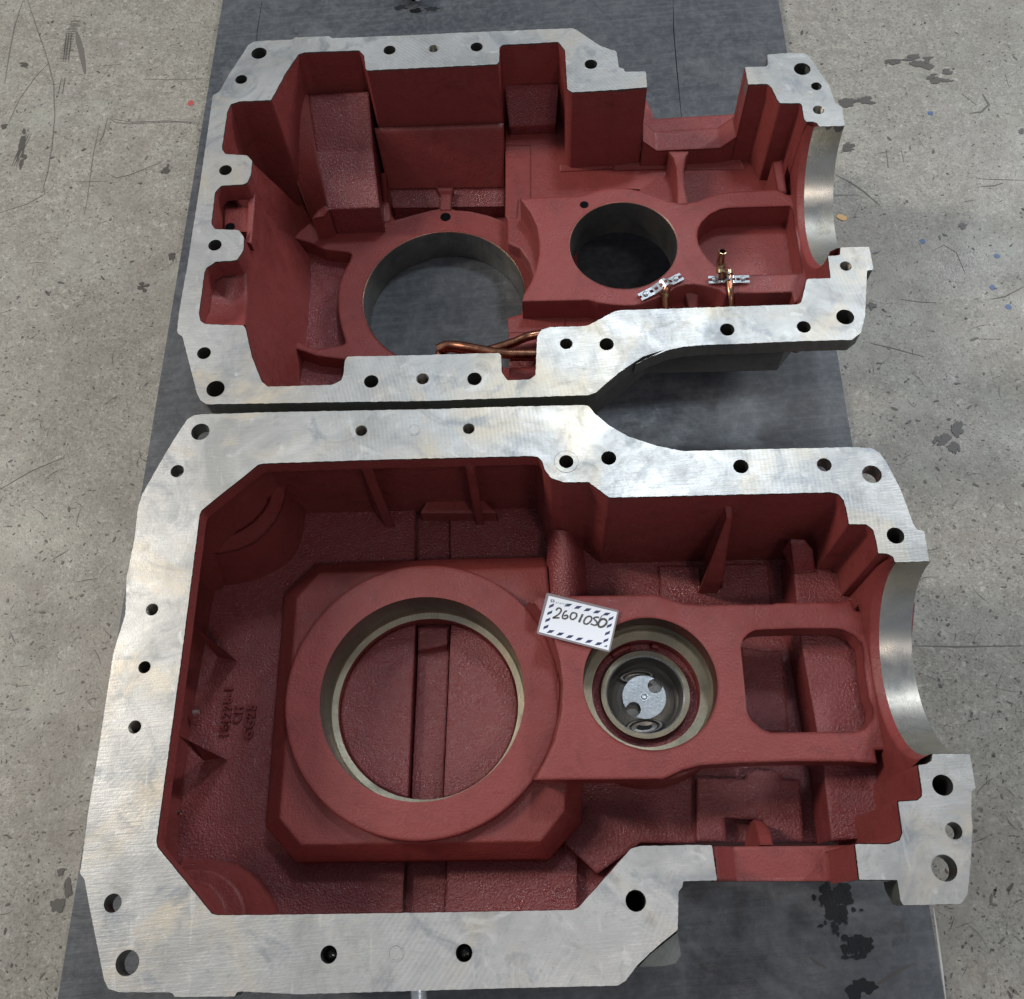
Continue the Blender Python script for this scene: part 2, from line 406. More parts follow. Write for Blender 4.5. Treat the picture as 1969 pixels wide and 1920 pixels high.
for pts, w in ((F('f1', (180,0),(240,180),(300,350),(350,540),(358,760),(340,950),(310,1130),(285,1215),(292,1268),(180,1330),(0,1388)), .0009),
               (F('f1', (150,0),(95,170),(60,350),(30,545)), .0011), (F('f1', (1300,808),(1150,795),(850,806),(760,800),(705,768),(680,860),(650,940)), .0008),
               (F('f1', (1290,798),(1100,788),(860,796),(715,772)), .0007), (F('f1', (320,410),(240,490),(130,640),(55,800)), .0008),
               (F('f1', (650,820),(610,1000),(570,1300),(550,1400)), .0006), (F('f1', (700,1130),(760,1160),(850,1140),(1060,1055)), .0010),
               (F('f1', (480,1185),(600,1186),(700,1180)), .0007), (F('f1', (640,430),(790,418)), .0008), (F('f1', (940,515),(1080,518),(1370,512)), .0007),
               (F('f2', (20,680),(100,720),(180,775),(265,850)), .0013), (F('f2', (20,792),(150,792)), .0012), (F('f2', (380,1370),(480,1385),(580,1390)), .0009),
               (F('f2', (215,1615),(330,1640),(510,1690)), .0010), (F('f2', (880,1370),(960,1355),(1065,1300)), .0011), (F('f2', (720,230),(800,290)), .0014),
               (F('f2', (765,338),(830,330),(870,290),(835,230)), .0022), (F('f2', (300,540),(312,640)), .0018), (F('f2', (385,545),(398,610)), .0014),
               (F('f2', (550,1105),(620,1070),(690,1110),(740,1230)), .0007), (F('f2', (800,700),(900,705),(1065,710)), .0008), (F('f2', (820,745),(900,740),(950,725)), .0012),
               (F('f2', (805,1590),(940,1592)), .0008), (F('f2', (120,920),(155,840)), .0009), (F('f2', (960,120),(985,200)), .0008),
               (F('p', (1760,1241),(1840,1243),(1969,1241)), .0012), (F('p', (0,940),(60,905),(120,880)), .0010), (F('p', (1450,1300),(1460,1330)), .0008)):
    line_mark('scratch', pts, w, hs, SCR, floor)
for args in ((F('f2', (85,285)), .017, .012), (F('f2', (180,265)), .018, .008), (F('f2', (90,520)), .012, .010), (F('f2', (350,48)), .018, .007), (F('f2', (490,45)), .022, .014),
             (F('f2', (580,155)), .020, .010), (F('f2', (640,108)), .014, .008), (F('f2', (215,1415)), .009, .008), (F('f2', (1050,438)), .006, .006), (F('f2', (725,960)), .009, .007),
             (F('f1', (140,975)), .008, .030), (F('f1', (160,420)), .010, .006),
             (F('f1', (930,1870)), .009, .006), (F('f1', (1085,1110)), .008, .008), (F('f1', (1120,1670)), .007, .008), (F('f1', (25,825)), .007, .006),
             (F('l3', (1820,140)), .010, .014), (F('l3', (1730,210)), .014, .010), (F('l3', (1800,270)), .008, .014), (F('v0', (80,370)), .006, .008), (F('v0', (150,520)), .006, .018), (F('v0', (50,700)), .012, .012)):
    (x, y), = args[0]
    blob('oil_stain', [(x + random.gauss(0, args[1] * 420), y + random.gauss(0, args[2] * 420), args[1] * random.uniform(.12, .5), args[2] * random.uniform(.12, .5)) for _ in range(16)], hs2, STAIN, floor, .35)
for x, y in F('f2', (545,338), (503,1048), (915,1130), (890,1305), (980,1412)): blob('paint_drop', [(x, y, .0046, .0046)], hs, BLUE, floor)
for k in range(26):
    yy = 105 + k * 11 + (18 if k < 3 else 0) * k; xx = 500 - k * 3.2
    if yy < 610 and not 405 < yy < 505: line_mark('tread_mark', F('f1', (xx - 30 - (k % 3) * 4, yy), (xx, yy + random.uniform(-3, 3)), (xx + 28, yy - 2)), .0011, hs, SCR, floor)
line_mark('tread_mark', F('f1', (500,205),(512,260),(530,330),(545,410),(556,480)), .0045, hs, SCR, floor)
for xx in (435, 450, 468): line_mark('tread_mark', F('f1', (xx, 210), (xx - 12, 310), (xx - 22, 400)), .0009, hs2, STAIN, floor)
for xx in (400, 425): line_mark('tread_mark', F('f1', (xx, 505), (xx - 18, 610)), .0012, hs2, STAIN, floor)
for xx in (175, 190, 205): line_mark('tread_mark', F('f1', (xx, 870), (xx - 50, 970), (xx - 100, 1085)), .0009, hs2, STAIN, floor)
blob('paint_chip', [F('f1', (1245, 670))[0] + (.005, .007)], hs, REDCHIP, floor, .5)
# hundreds of small pits, one sheet
mb = MB()
for i in range(5200):
    if i % 2: x, y = random.uniform(0, 470), 1920 * random.random() ** 1.0
    else: x, y = random.uniform(1480, 1969), random.uniform(0, 1920)
    c_ = un((x, y), hs); r = random.choice((.0008, .0011, .0014, .002)) * random.uniform(.6, 1.3); a = random.uniform(0, PI); e = random.choice((1, 1, 1.3, 1.8, 2.6)); r *= random.choice((.4, .5, .6, .7, 1.2))
    pts = []
    for k in range(9):
        t = 2 * PI * k / 9; dx, dy = r * e * math.cos(t) * random.uniform(.7, 1.2), r * .8 * math.sin(t) * random.uniform(.6, 1.2)
        pts.append(W(c_[0] + dx * math.cos(a) - dy * math.sin(a), c_[1] + dx * math.sin(a) + dy * math.cos(a), hs - .0002))
    mb.add(pts, [tuple(range(9))], STAIN if i % 3 else SCR)
for i in range(760):
    x = random.uniform(0, 460) if i % 2 else random.uniform(1500, 1969); y = random.uniform(0, 1920)
    c_ = Vector(un((x, y), hs)); a = random.gauss(.2, .9); L = random.choice((.004, .006, .009, .014, .03)) * random.uniform(.6, 1.3); cv = random.uniform(-.25, .25)
    w = random.uniform(.00015, .00045); k = 6; l_, r_ = [], []
    for j in range(k + 1):
        t = j / k - .5; d = Vector((math.cos(a + cv * t * 3), math.sin(a + cv * t * 3))); p_ = c_ + d * (L * t); nn = Vector((-d.y, d.x)) * w * (1 - abs(t) * 1.6)
        l_.append(W(*(p_ + nn), hs - .0003)); r_.append(W(*(p_ - nn), hs - .0003))
    mb.add(l_ + r_, [(j, j + 1, k + 2 + j, k + 1 + j) for j in range(k)], STAIN if i % 3 else SCR)
tag(mb.build('floor_pits', floor), kind='stuff')
# plate marks
hq = HP - .0003
blob('oil_patch', [(x, y, a, b2) for (x, y), a, b2 in [(q, .0075, .006) for q in F('r3', (510,260),(540,300),(620,270),(640,320),(560,380),(600,440),(560,440),(640,460),(520,340),(650,250))]], hq, OIL, plate, .3)
blob('oil_patch', [(x, y, random.uniform(.001, .004), random.uniform(.001, .004)) for x, y in F('r3', *[(random.gauss(600, 60), random.gauss(370, 90)) for _ in range(70)])], hq - .0002, OIL, plate, .35)
blob('oil_patch', [(x, y, random.uniform(.0015, .005), random.uniform(.001, .004)) for x, y in F('r3', *[(random.gauss(750, 60), random.gauss(670, 35)) for _ in range(60)])], hq - .0002, OIL, plate, .35)
blob('oil_patch', [(x, y, .010, .007) for x, y in F('r3', (800,960),(830,970),(770,955),(720,1010))], hq, OIL, plate, .35)
line_mark('scratch', F('r3', (400,750),(450,790),(525,833)), .0016, hq, STAIN, plate)
line_mark('scratch', F('r3', (850,970),(950,915),(1050,850),(1160,795)), .0018, hq, STAIN, plate)
line_mark('scribed_line', F('u3', (435,-228),(440,0),(465,300),(505,710)), .0007, hq, BLK, plate)
line_mark('scribed_line', F('u1', (700,-70),(665,150),(660,220)), .0006, hq, BLK, plate)
line_mark('worn_edge_highlight', F('p', (1795,1745),(1803,1800),(1811,1860),(1819,1925)), .0012, hq, EDGE, plate)  # edge highlight on the worn rim, painted as a pale strip
blob('oil_patch', [(x, y, .012, .006) for x, y in F('p', (770,14),(800,20),(830,16))], hq, OIL, plate, .6)

# ------------------------------------------------------------------ shared builders for the two castings
def hole(parent, c, r, h0, depth, threaded=False, bottom=True, plug=None):
    mb = MB(); wall = SHINY if threaded else BORE
    if threaded:
        n = 40; k = int(depth / .0016)
        rings = [(h0 + .0008 * i, r * (1.0 if i % 2 == 0 else .90)) for i in range(2 * k)]
        for (ha, ra), (hb, rb) in zip(rings, rings[1:]): ringface(mb, c, ra, rb, ha, hb, BORE2, n, False)
        ringface(mb, c, r * 1.10, r, h0 - .00006, h0 + .0008, SHINY, n)
    else:
        tube_wall(mb, c, r, h0, h0 + depth, wall, 40)
        ringface(mb, c, r * 1.06, r, h0 - .00005, h0 + .0006, MET, 40)
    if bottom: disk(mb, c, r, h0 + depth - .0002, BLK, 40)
    o = mb.build('bolt_hole', parent); return o
def saddle(parent, A, B, C, D, h0, hb, d_left, side_l=.022, ext_=.030):
    # A back-left, B back-right, C front-left, D front-right, plan points at flange level
    A, B, C, D = map(Vector, (A, B, C, D))
    ax = ((B - A).normalized() + (D - C).normalized()).normalized(); per = Vector((ax.y, -ax.x))   # towards the front
    ml = (A + C) / 2; mr = (B + D) / 2
    Rr = ((A - C).dot(per) ** 2) ** .5 / 2
    if Rr == 0: return
    n = 64
    xs0 = (ml).dot(ax); xs1 = (mr).dot(ax); cy = (ml.dot(per) + mr.dot(per)) / 2
    def PT(x, s_, hh): v = ax * x + per * (cy + s_); return W(v.x, v.y, hh)
    mb = MB()
    arc = [(-Rr * math.cos(PI * i / n), h0 + Rr * math.sin(PI * i / n)) for i in range(n + 1)]
    mb.add([PT(xs0, s_, hh) for s_, hh in arc] + [PT(xs1, s_, hh) for s_, hh in arc], [(i, i + 1, n + 2 + i, n + 1 + i) for i in range(n)], SAD, True)
    o = mb.build('bearing_saddle', parent)
    # red web: thicker arc ring to the left of the machined strip
    mb = MB(); R2 = Rr + .004
    arc2 = [(-R2 * math.cos(PI * i / n), h0 + .001 + R2 * math.sin(PI * i / n)) for i in range(n + 1)]
    low = [(s_ * 1.0, hb) for s_, _ in arc2]
    for xa, fl in ((xs0 - d_left, 0),):
        mb.add([PT(xa, s_, hh) for s_, hh in arc2] + [PT(xa, s_ * 1.25, hb) for s_, hh in arc2], [(i, i + 1, n + 2 + i, n + 1 + i) for i in range(n)], RED)
    mb.add([PT(xs0 - d_left, s_, hh) for s_, hh in arc2] + [PT(xs0, s_, hh) for s_, hh in arc], [(i, i + 1, n + 2 + i, n + 1 + i) for i in range(n)], RED, True)
    mb.add([PT(xs1, s_, hh) for s_, hh in arc] + [PT(xs1, s_ * 1.25, hb) for s_, hh in arc], [(i, i + 1, n + 2 + i, n + 1 + i) for i in range(n)], RAW)
    return mb.build('saddle_web', parent), (ax, per, xs0, xs1, cy, Rr)

#=================================================================== FAR CASTING
HU = 1.0
uh = empty('gearbox_housing', W(.05, .85, HP)); tag(uh, 'far open gearbox casting, red inside with two through bores and copper tubes, on the plate', 'gearbox housing', 'two halves of a split gearbox housing')
UA_out = F('u3', (245,408),(235,292),(80,295),(75,272),(38,265),(22,150),(0,132)) + F('u2', (1904,292),(1810,260),(1740,215),(1640,145),(1600,128),(700,165)) \
    + F('u1', (1904,175),(1215,202),(1190,186),(945,195),(920,212),(690,222),(640,228),(600,250),(440,500),(390,590),(340,620),(260,1180),(150,1890)) \
    + F('u4', (140,600),(95,860),(80,1000),(90,1022),(120,1040),(230,1470),(255,1520),(300,1550),(800,1542),(1400,1532),(1953,1525)) + F('u5', (700,1583),(1100,1568),(1370,1560),(1430,1540),(1600,1390),(1780,1270),(1953,1215)) \
    + F('u6', (150,1280),(250,1230),(380,1178),(500,1150),(640,1138),(850,1130),(1100,1120),(1380,1108),(1720,1100),(1785,1050),(1815,930),(1830,600),(1870,595),(1875,580),(1845,428))
UA_in = F('u6', (1638,433),(1635,488),(1548,495),(1568,655),(1410,660),(1395,665),(1355,830),(1330,845),(40,887)) + F('u5', (1620,920),(1560,935),(1400,1020),(1360,1040),(1080,1050),(1020,1070),(988,1120),(975,1410),(930,1442),(765,1450),(722,1390),(716,1260),(700,1243),(0,1262)) \
    + F('u4', (1360,1192),(1340,1220),(1330,1320),(1315,1370),(1240,1405),(760,1418),(715,1380),(640,1190),(595,985),(580,958),(290,948),(255,925),(243,870),(285,560),(300,525),(370,478),(500,470),(530,465),(578,390)) \
    + F('u1', (568,1660),(530,1607),(355,1600),(328,1560),(355,1330),(400,1282),(560,1272),(590,1260),(618,1200),(628,1100),(590,1060),(430,1050),(405,1010),(445,740),(470,685),(530,665),(765,655),(870,460),(965,320),(1010,305),(1400,290),(1430,295)) \
    + F('u2', (40,290),(78,330),(88,425),(100,437),(1050,392),(1065,370),(1068,270),(1090,250),(1500,228),(1548,290),(1565,575),(1600,597)) + F('u3', (0,428))
UB_out = F('u3', (962,262),(1110,258),(1130,245),(1125,170),(1270,158),(1390,158),(1430,180),(1580,400),(1625,530),(1670,548),(1692,690))
UB_in = F('u3', (1505,696),(1490,670),(1460,660),(1410,660),(1395,640),(1380,540),(1365,525),(1220,525),(1200,500),(1160,415),(1130,385),(985,387))
UA_o, UA_i = plan(UA_out, HU, 0), plan(UA_in, HU, 0)
UB_o, UB_i = plan(UB_out, HU, 0), plan(UB_in, HU, 0)
pA = [un(q, HU) for q in rough(rnd(UA_out + UA_in, 2.5))]; pB = [un(q, HU) for q in rough(rnd(UB_out + UB_in, 2.0))]
UHOLES = dict(a1=((494,101),.0112,0),a2=((460,151),.0086,0),a3=((430,324),.0088,0),a4=((410,467),.0088,0),a5=((389,673),.0086,0),a6=((411,741),.0112,0),a7=((708,727),.0088,0),
    a8=((806,722),.0077,1),a9=((905,722),.0088,0),a10=((1080,655),.0077,0),a11=((1157,656),.0088,0),a12=((1387,628),.0088,0),a13=((1533,623),.0084,0),a14=((1612,604),.0108,0),a15=((1613,507),.0072,1),
    a16=((1561,209),.0076,1),a17=((1557,164),.0072,0),a18=((1530,131),.0114,0),a19=((1127,122),.0090,0),a20=((909,89),.0088,0),a21=((827,92),.0074,1),a22=((743,95),.0088,0))
Bset = {'a16', 'a17', 'a18'}
def hc(v, h): return un((v[0] * 1.00819, v[1] * 1.00819), h)
mb = MB(); TF = .023
for loop, ks in ((pA, [k for k in UHOLES if k not in Bset]), (pB, sorted(Bset))):
    hl = [circ(hc(UHOLES[k][0], HU), UHOLES[k][1], 40) for k in ks]
    mb.prism(loop, HU, HU + TF, MET, RAW, holes=hl, hside=BORE, bottom=True)
flange = mb.build('joint_flange', uh)
for k, (c_, r, t) in UHOLES.items(): hole(uh, hc(c_, HU), r * .999, HU, .045 if k != 'a6' else .03, bool(t))
def bodywall(parent, inn, out, h0, h1, mt=RED, mo=RAW, ci=.0012, top=False):
    mb = MB()
    for l, m_ in ((inn, mt), (out, mo)):
        n = len(l)
        mb.add([W(*q, h0) for q in l] + [W(*q, h1) for q in l], [(k, k + 1, n + k + 1, n + k) for k in range(n - 1)], m_)
    for a, b2 in ((inn[0], out[-1]), (inn[-1], out[0])):
        mb.add([W(*a, h0), W(*b2, h0), W(*b2, h1), W(*a, h1)], [(0, 1, 2, 3)], mt)
    return mb
HB = 1.252
UA_is = [un(q, HU) for q in rough(rnd(UA_in, 2.5), closed=False)]
UB_is = [un(q, HU) for q in rough(rnd(UB_in, 2.0), closed=False)]
# painted inner face: sits .6 mm proud of the flange's inner edge
ins = offset_open(UA_is + [un(UA_out[0], HU)], .0006, -1); insB = offset_open(UB_is + [un(UB_out[0], HU)], .0006, 1)
front_pad = [un(q, 1.150) for q in F('u6', (1290,1180),(1180,1318),(1160,1321),(500,1336),(230,1340))]
UA_body = [un(q, HU) for q in F('u3', (245,409),(240,296),(84,299),(60,276),(20,160)) + F('u2', (1904,300),(1810,272),(1740,226),(1630,155),(1590,142),(700,178)) + F('u1', (1904,188),(690,236),(650,246),(615,268),(455,512),(405,598),(352,632),(275,1180),(168,1890))
    + F('u4', (156,600),(112,860),(102,1000),(140,1040),(248,1462),(272,1500),(310,1520),(800,1512),(1400,1505),(1953,1500)) + F('p', (1050,740),(1095,732),(1130,700))] + [un(q, 1.150) for q in F('u6', (230,1340),(500,1336),(1160,1321),(1180,1318),(1290,1180))] \
    + [un(q, HU) for q in F('u6', (1640,640),(1700,440))]
uo = UA_body
UBO = offset_open(UB_o, .010, -1)
def strip(mb, l, h0, h1, mt):
    n = len(l); mb.add([W(*q, h0) for q in l] + [W(*q, h1) for q in l], [(k, k + 1, n + k + 1, n + k) for k in range(n - 1)], mt)
BOSS = {tuple(q[:2]) for q in F('u4', (370,478),(500,470),(530,465),(578,390)) + F('u1', (568,1660),(530,1607),(355,1600),(560,1272),(590,1260),(618,1200),(628,1100),(590,1060),(430,1050),(400,1282))}
low = offset_open([un(q, HU) for q in rnd([q for q in UA_in if tuple(q[:2]) not in BOSS], 2.5)] + [un(UA_out[0], HU)], .0008, -1)
mb = MB(); strip(mb, ins, HU + .0016, HU + TF + .006, RED); strip(mb, low, HU + TF + .004, 1.149, RED); strip(mb, [q for q in low if q[0] < .085], 1.148, 1.25, RED)
strip(mb, uo[:9], HU + TF + .0005, 1.172, RED); strip(mb, uo[8:33], HU + TF + .0005, HP, RAW); strip(mb, uo[32:], HU + TF + .0005, 1.150, RAW)
mb.build('casting_wall', uh)
mb = bodywall(uh, insB, UBO, HU + .0016, 1.172, mo=RAW); mb.build('casting_wall', uh)
mb = MB()
fp = front_pad; back = [(q[0], q[1] + .004) for q in reversed(fp)]
mb.prism(fp + back, HU + TF + .001, 1.150, PADM, bottom=True); mb.build('machined_side_pad', uh)

# lens axes of the bores
C1 = (-0.0607 * 1.2156, .7311 * 1.2156); R1 = .1227; HR1 = 1.2156
C2 = (.17266 * 1.106, .78457 * 1.106); R2 = .0755; HR2 = 1.106
# deck round the big bore
deck = F('v1', (200,930)) + F('p', (530,450),(470,430),(425,340),(450,190),(560,180),(700,230),(1000,230),(1110,300),(1110,600),(1060,700),(1040,760),(700,760)) + F('u4', (1330,1330),(1340,1212),(1130,1185),(885,1100),(870,1080),(875,1050),(900,1050),(1040,1110),(1130,1140),(1320,1108),(1345,1090),(1340,1060),(1310,960),(1292,860),(1288,740),(1300,640),(1330,560),(1380,470),(1392,430)) + F('v1', (1215,1330),(1160,1280),(750,1235),(510,1120),(210,1030))
cc = circ(C1, R1, 120)
notch = [un(q, HR1) for q in F('u5', (860,1000),(778,1016),(778,1250),(778,1360))]
thr = []
for i, q in enumerate(cc):
    thr.append(q)
# through opening: circle with a square corner cut at its lower right
ang = [math.atan2(q[1] - C1[1], q[0] - C1[0]) for q in notch]
keep = [q for q in cc if not (math.atan2(q[1] - C1[1], q[0] - C1[0]) < ang[0] and math.atan2(q[1] - C1[1], q[0] - C1[0]) > -PI / 2.6)]
thr_loop = sorted(keep, key=lambda q: (math.atan2(q[1] - C1[1], q[0] - C1[0]) - ang[0]) % (2 * PI)) + list(reversed(notch))[:]
pocketA = plan(F('u2', (262,1325),(275,1490),(300,1537),(420,1502),(560,1465),(625,1455),(634,1400),(620,1330)), HR1, 3)
pocketB = plan(F('u2', (712,1330),(708,1440),(735,1462),(850,1470),(980,1500),(1105,1545),(1108,1330)), HR1, 3)
mb = MB()
mb.prism(plan(deck, HR1, 0), HR1, HB, RED, holes=[thr_loop, pocketA, pocketB])
mb.build('bore_deck', uh)
# lower floor under everything on the left
mb = MB()
base = [un(q, HR1) for q in F('p', (330,60),(1130,60),(1130,800),(330,800))]
inner_all = [q for q in UA_body[9:31]] + [un(q, HU) for q in F('p', (1110,736),(1110,70))]
mb.prism(inner_all, 1.245, HP - .002, REDF, RAW, holes=[thr_loop], hside=BORE)
mb.build('casting_floor', uh)
mb = MB(); tube_wall(mb, C1, R1 - .0004, HR1 + .0004, HP - .003, BORE, 120); ringface(mb, C1, R1 + .0012, R1 - .0004, HR1 - .0002, HR1 + .001, LEDGE, 120)
# cut the part of the sleeve inside the corner notch
o = mb.build('bore_sleeve', uh)
bm = bmesh.new(); bm.from_mesh(o.data)
rm = []
for f_ in bm.faces:
    cme = f_.calc_center_median(); a = math.atan2(cme.y / UNIT - C1[1], cme.x / UNIT - C1[0])
    if ang[-1] - .02 < a < ang[0] + .01: rm.append(f_)
bmesh.ops.delete(bm, geom=rm, context='FACES'); bm.to_mesh(o.data); bm.free()

# casting forms at the back of the chamber
mb = MB()
mb.slab(F('u1', (1040,620,1.066),(1480,592,1.066),(1512,1018,1.12),(1098,1025,1.12),(1560,1440,1.158),(1192,1455,1.158)), [(0, 1, 2, 3), (3, 2, 4, 5)], HR1 + .01, REDF)
mb.slab(F('v1', (525,712,1.166),(742,668,1.164),(832,548,1.158),(760,480,1.156),(640,560,1.162)), [(0, 1, 2, 3, 4)], HR1 + .01, RED)
mb.build('sloped_boss', uh)
mb = MB()
mb.slab(F('u2', (150,858,1.105),(1098,826,1.105),(1106,1300,1.205),(255,1312,1.205),(1106,1432,1.220),(290,1446,1.220)), [(0, 1, 2, 3)], 1.245, RED)
mb.slab(F('u2', (255,1312,1.205),(1106,1300,1.205),(1106,1432,1.220),(290,1446,1.220)), [(0, 1, 2, 3)], 1.246, REDF)
mb.build('sloped_back', uh)
mb = MB()
mb.slab(F('u2', (202,1190,1.15),(238,1190,1.15),(256,1395,1.205),(210,1395,1.205)), [(0, 1, 2, 3)], 1.245, RED)
mb.slab(F('u2', (210,1395,1.205),(256,1395,1.205),(275,1535,1.214),(190,1560,1.214)), [(0, 1, 2, 3)], 1.245, RED)
mb.slab(F('u2', (600,1295,1.195),(730,1295,1.195),(720,1350,1.205),(635,1350,1.205),(712,1460,1.2145),(630,1460,1.2145)), [(0, 1, 2, 3), (3, 2, 4, 5)], 1.245, RED)
mb.each('rib', uh)
mb = MB()
mb.slab(F('u2', (1105,548,1.072),(1500,538,1.072),(1478,832,1.125),(1140,852,1.125),(1474,905,1.150),(1140,915,1.150)), [(0, 1, 2, 3), (3, 2, 4, 5)], 1.16, REDF)
mb.build('sloped_boss', uh)
mb = MB()
T_ = F('u1', (628,1112,1.0245),(624,1212,1.0245),(653,1335,1.0288),(628,1600,1.033)) + F('u4', (585,330,1.03),(582,420,1.03),(600,560,1.050),(606,760,1.060),(592,950,1.03),(640,1190,1.0245),(717,1385,1.0245))
M_ = F('u1', (860,1330,1.125),(812,1400,1.125),(800,1470,1.13)) + F('u4', (770,180,1.135),(840,370,1.155),(880,540,1.17),(890,690,1.172),(884,850,1.172),(872,1040,1.17),(862,1200,1.165),(850,1360,1.16))
B_ = F('u1', (1052,1528,1.208),(1000,1562,1.213),(962,1592,1.2155)) + F('u4', (952,270,1.2157),(1084,450,1.244),(1082,560,1.244),(1078,690,1.244),(1066,860,1.244),(1050,1070,1.244),(1030,1240,1.244),(1000,1400,1.244))
sheet(mb, [T_, M_, B_], RED, None, HP - .003)
sheet(mb, [F('u4', (530,466,1.0235),(372,478,1.0235),(300,525,1.0235),(270,680,1.0235),(246,870,1.0235),(290,947,1.0235),(580,957,1.0235)),
           F('u4', (560,470,1.035),(480,555,1.048),(468,640,1.055),(462,745,1.056),(470,850,1.050),(520,925,1.038),(586,954,1.028)),
           F('u4', (582,420,1.03),(590,500,1.041),(600,560,1.050),(604,680,1.056),(606,760,1.060),(600,850,1.046),(592,950,1.03))], RED, None)
sheet(mb, [F('u1', (1040,620,1.066),(1098,1025,1.12),(1192,1455,1.158)), F('u1', (905,560,1.045),(985,1040,1.125),(1105,1475,1.185)), F('u1', (800,700,1.05),(900,1120,1.14),(1056,1522,1.207))], RED, 12, HP - .004)
mb.build('sloped_wall', uh)
# ledge in the left wall pocket with a small oil hole
mb = MB()
mb.slab(F('u1', (425,1445,1.034),(598,1432,1.034),(602,1348,1.0285),(652,1330,1.0285),(620,1705,1.034),(582,1692,1.034),(588,1620,1.034),(425,1620,1.036)), [(0, 1, 6, 7), (1, 2, 3, 4, 5, 6)], 1.05, RED)
mb.build('wall_ledge', uh)
# mid shelf right of the big bore (level h 1.148), open under it
HS = 1.148
shelf = F('u2', (1112,1000),(1113,700),(1600,640),(2100,560)) + F('u3', (300,640),(1000,600),(1240,560),(1400,900),(1500,1500),(1480,1900),(1300,2100),(0,2200)) + F('u5', (1400,1300),(1040,1300),(1000,1235),(776,1235),(776,1018),(862,990),(890,860),(930,780),(960,660),(930,560),(860,460),(770,420),(768,255),(765,235)) + F('u2', (1112,1500))
mb = MB()
b2c = circ(C2, R2 + .001, 96)
mb.prism(plan(shelf, HS, 0), HS, 1.172, RED, RED, holes=[b2c], hside=BORE, bottom=True)
mb.build('casting_floor', uh)
mb = MB()
mb.prism(plan(F('u2', (1110,1000),(1125,980),(1300,985),(1300,1380),(1212,1385),(1198,1522),(1130,1512)), 1.1478, 2), 1.1478, HR1, RED)
mb.prism(plan(F('u5', (770,1018),(862,992),(1200,985),(1200,1120),(775,1130)), 1.16, 1), 1.1475, HR1 + .02, RED)
mb.prism(plan(F('u5', (776,1280),(990,1280),(990,1480),(776,1480)), 1.2, 1), 1.2, HR1 + .03, REDF)
mb.slab(F('u5', (778,1355,1.165),(990,1345,1.165),(990,1480,1.175),(778,1480,1.175)), [(0, 1, 2, 3)], 1.24, RED)
mb.each('shelf_step', uh)
# platform round the small bore
platU = F('u5', (875,855),(890,800),(940,720),(980,620),(1005,500),(1005,400),(985,290),(940,190),(890,120),(860,85),(1080,70),(1310,65),(1370,50),(1450,22),(1550,8),(1650,5),(1760,15)) \
    + F('u3', (100,1150),(200,1170),(300,1205),(400,1245),(470,1258),(540,1258),(620,1245),(700,1210),(780,1185),(850,1175),(1000,1168),(1200,1160),(1275,1198),(1365,1190)) \
    + F('v4', (832,1250),(838,1400),(850,1520),(880,1650),(915,1770),(925,1830),(895,1880)) + F('u6', (1395,690),(1350,800),(1310,835),(1290,757),(880,765)) + F('v2', (1904,1442),(1720,1445),(1640,1475),(1560,1475),(1450,1400),(1250,1345),(1080,1315),(950,1320),(830,1350),(760,1380),(700,1430),(560,1500),(400,1565),(280,1612),(150,1640),(0,1640)) \
    + F('u5', (1550,880),(1450,866),(1375,845))
hole2 = circ(C2, R2, 96)
pockR = plan(F('u3', (610,1500),(615,1450),(640,1400),(700,1340),(780,1300),(850,1290),(1290,1278),(1310,1300),(1340,1500),(1380,1740),(1370,1770),(1250,1778),(1000,1784),(860,1792),(770,1742),(700,1680),(650,1620),(620,1560)), HR2, 3)
mb = MB()
mb.prism(plan(platU, HR2, 0), HR2, HS + .002, RED, holes=[hole2, pockR])
mb.build('bore_platform', uh)
mb = MB(); tube_wall(mb, C2, R2 - .0003, HR2 + .0004, 1.171, BORE, 96); ringface(mb, C2, R2 + .0011, R2 - .0003, HR2 - .0002, HR2 + .0008, LEDGE, 96)
mb.build('bore_sleeve', uh)
mb = MB()
mb.prism(plan(F('u3', (400,880),(550,880),(528,920),(516,1000),(520,1150),(545,1262),(468,1262),(468,1150),(460,1000),(438,920)), 1.1055, 2), 1.1055, HS + .002, RED)
mb.slab(F('v4', (568,868,1.085),(655,850,1.085),(692,1135,1.1055),(612,1112,1.1055)), [(0, 1, 2, 3)], HS + .002, RED)
mb.slab(F('v2', (920,1415,1.125),(1150,1400,1.125),(1110,1720,1.14),(1000,1720,1.14)), [(0, 1, 2, 3)], HS + .002, RED)
mb.slab(F('v2', (340,1640,1.13),(760,1440,1.13),(700,1500,1.13),(420,1640,1.13)), [(0, 1, 2, 3)], HS + .002, RED)
mb.slab(F('v2', (1440,1400,1.12),(1760,1400,1.12),(1560,1510,1.12),(1440,1450,1.12)), [(0, 1, 2, 3)], HS + .002, RED)
mb.each('rib', uh)
# chamfered sill of the notch
mb = MB()
mb.slab(F('u3', (216,662,1.092),(303,733,1.113),(765,704,1.113),(877,625,1.093),(908,765,1.095),(778,853,1.114),(316,873,1.114),(214,802,1.094)), [(0, 1, 6, 7), (1, 2, 5, 6), (2, 3, 4, 5)], HS + .002, RED)
mb.build('notch_sill', uh)
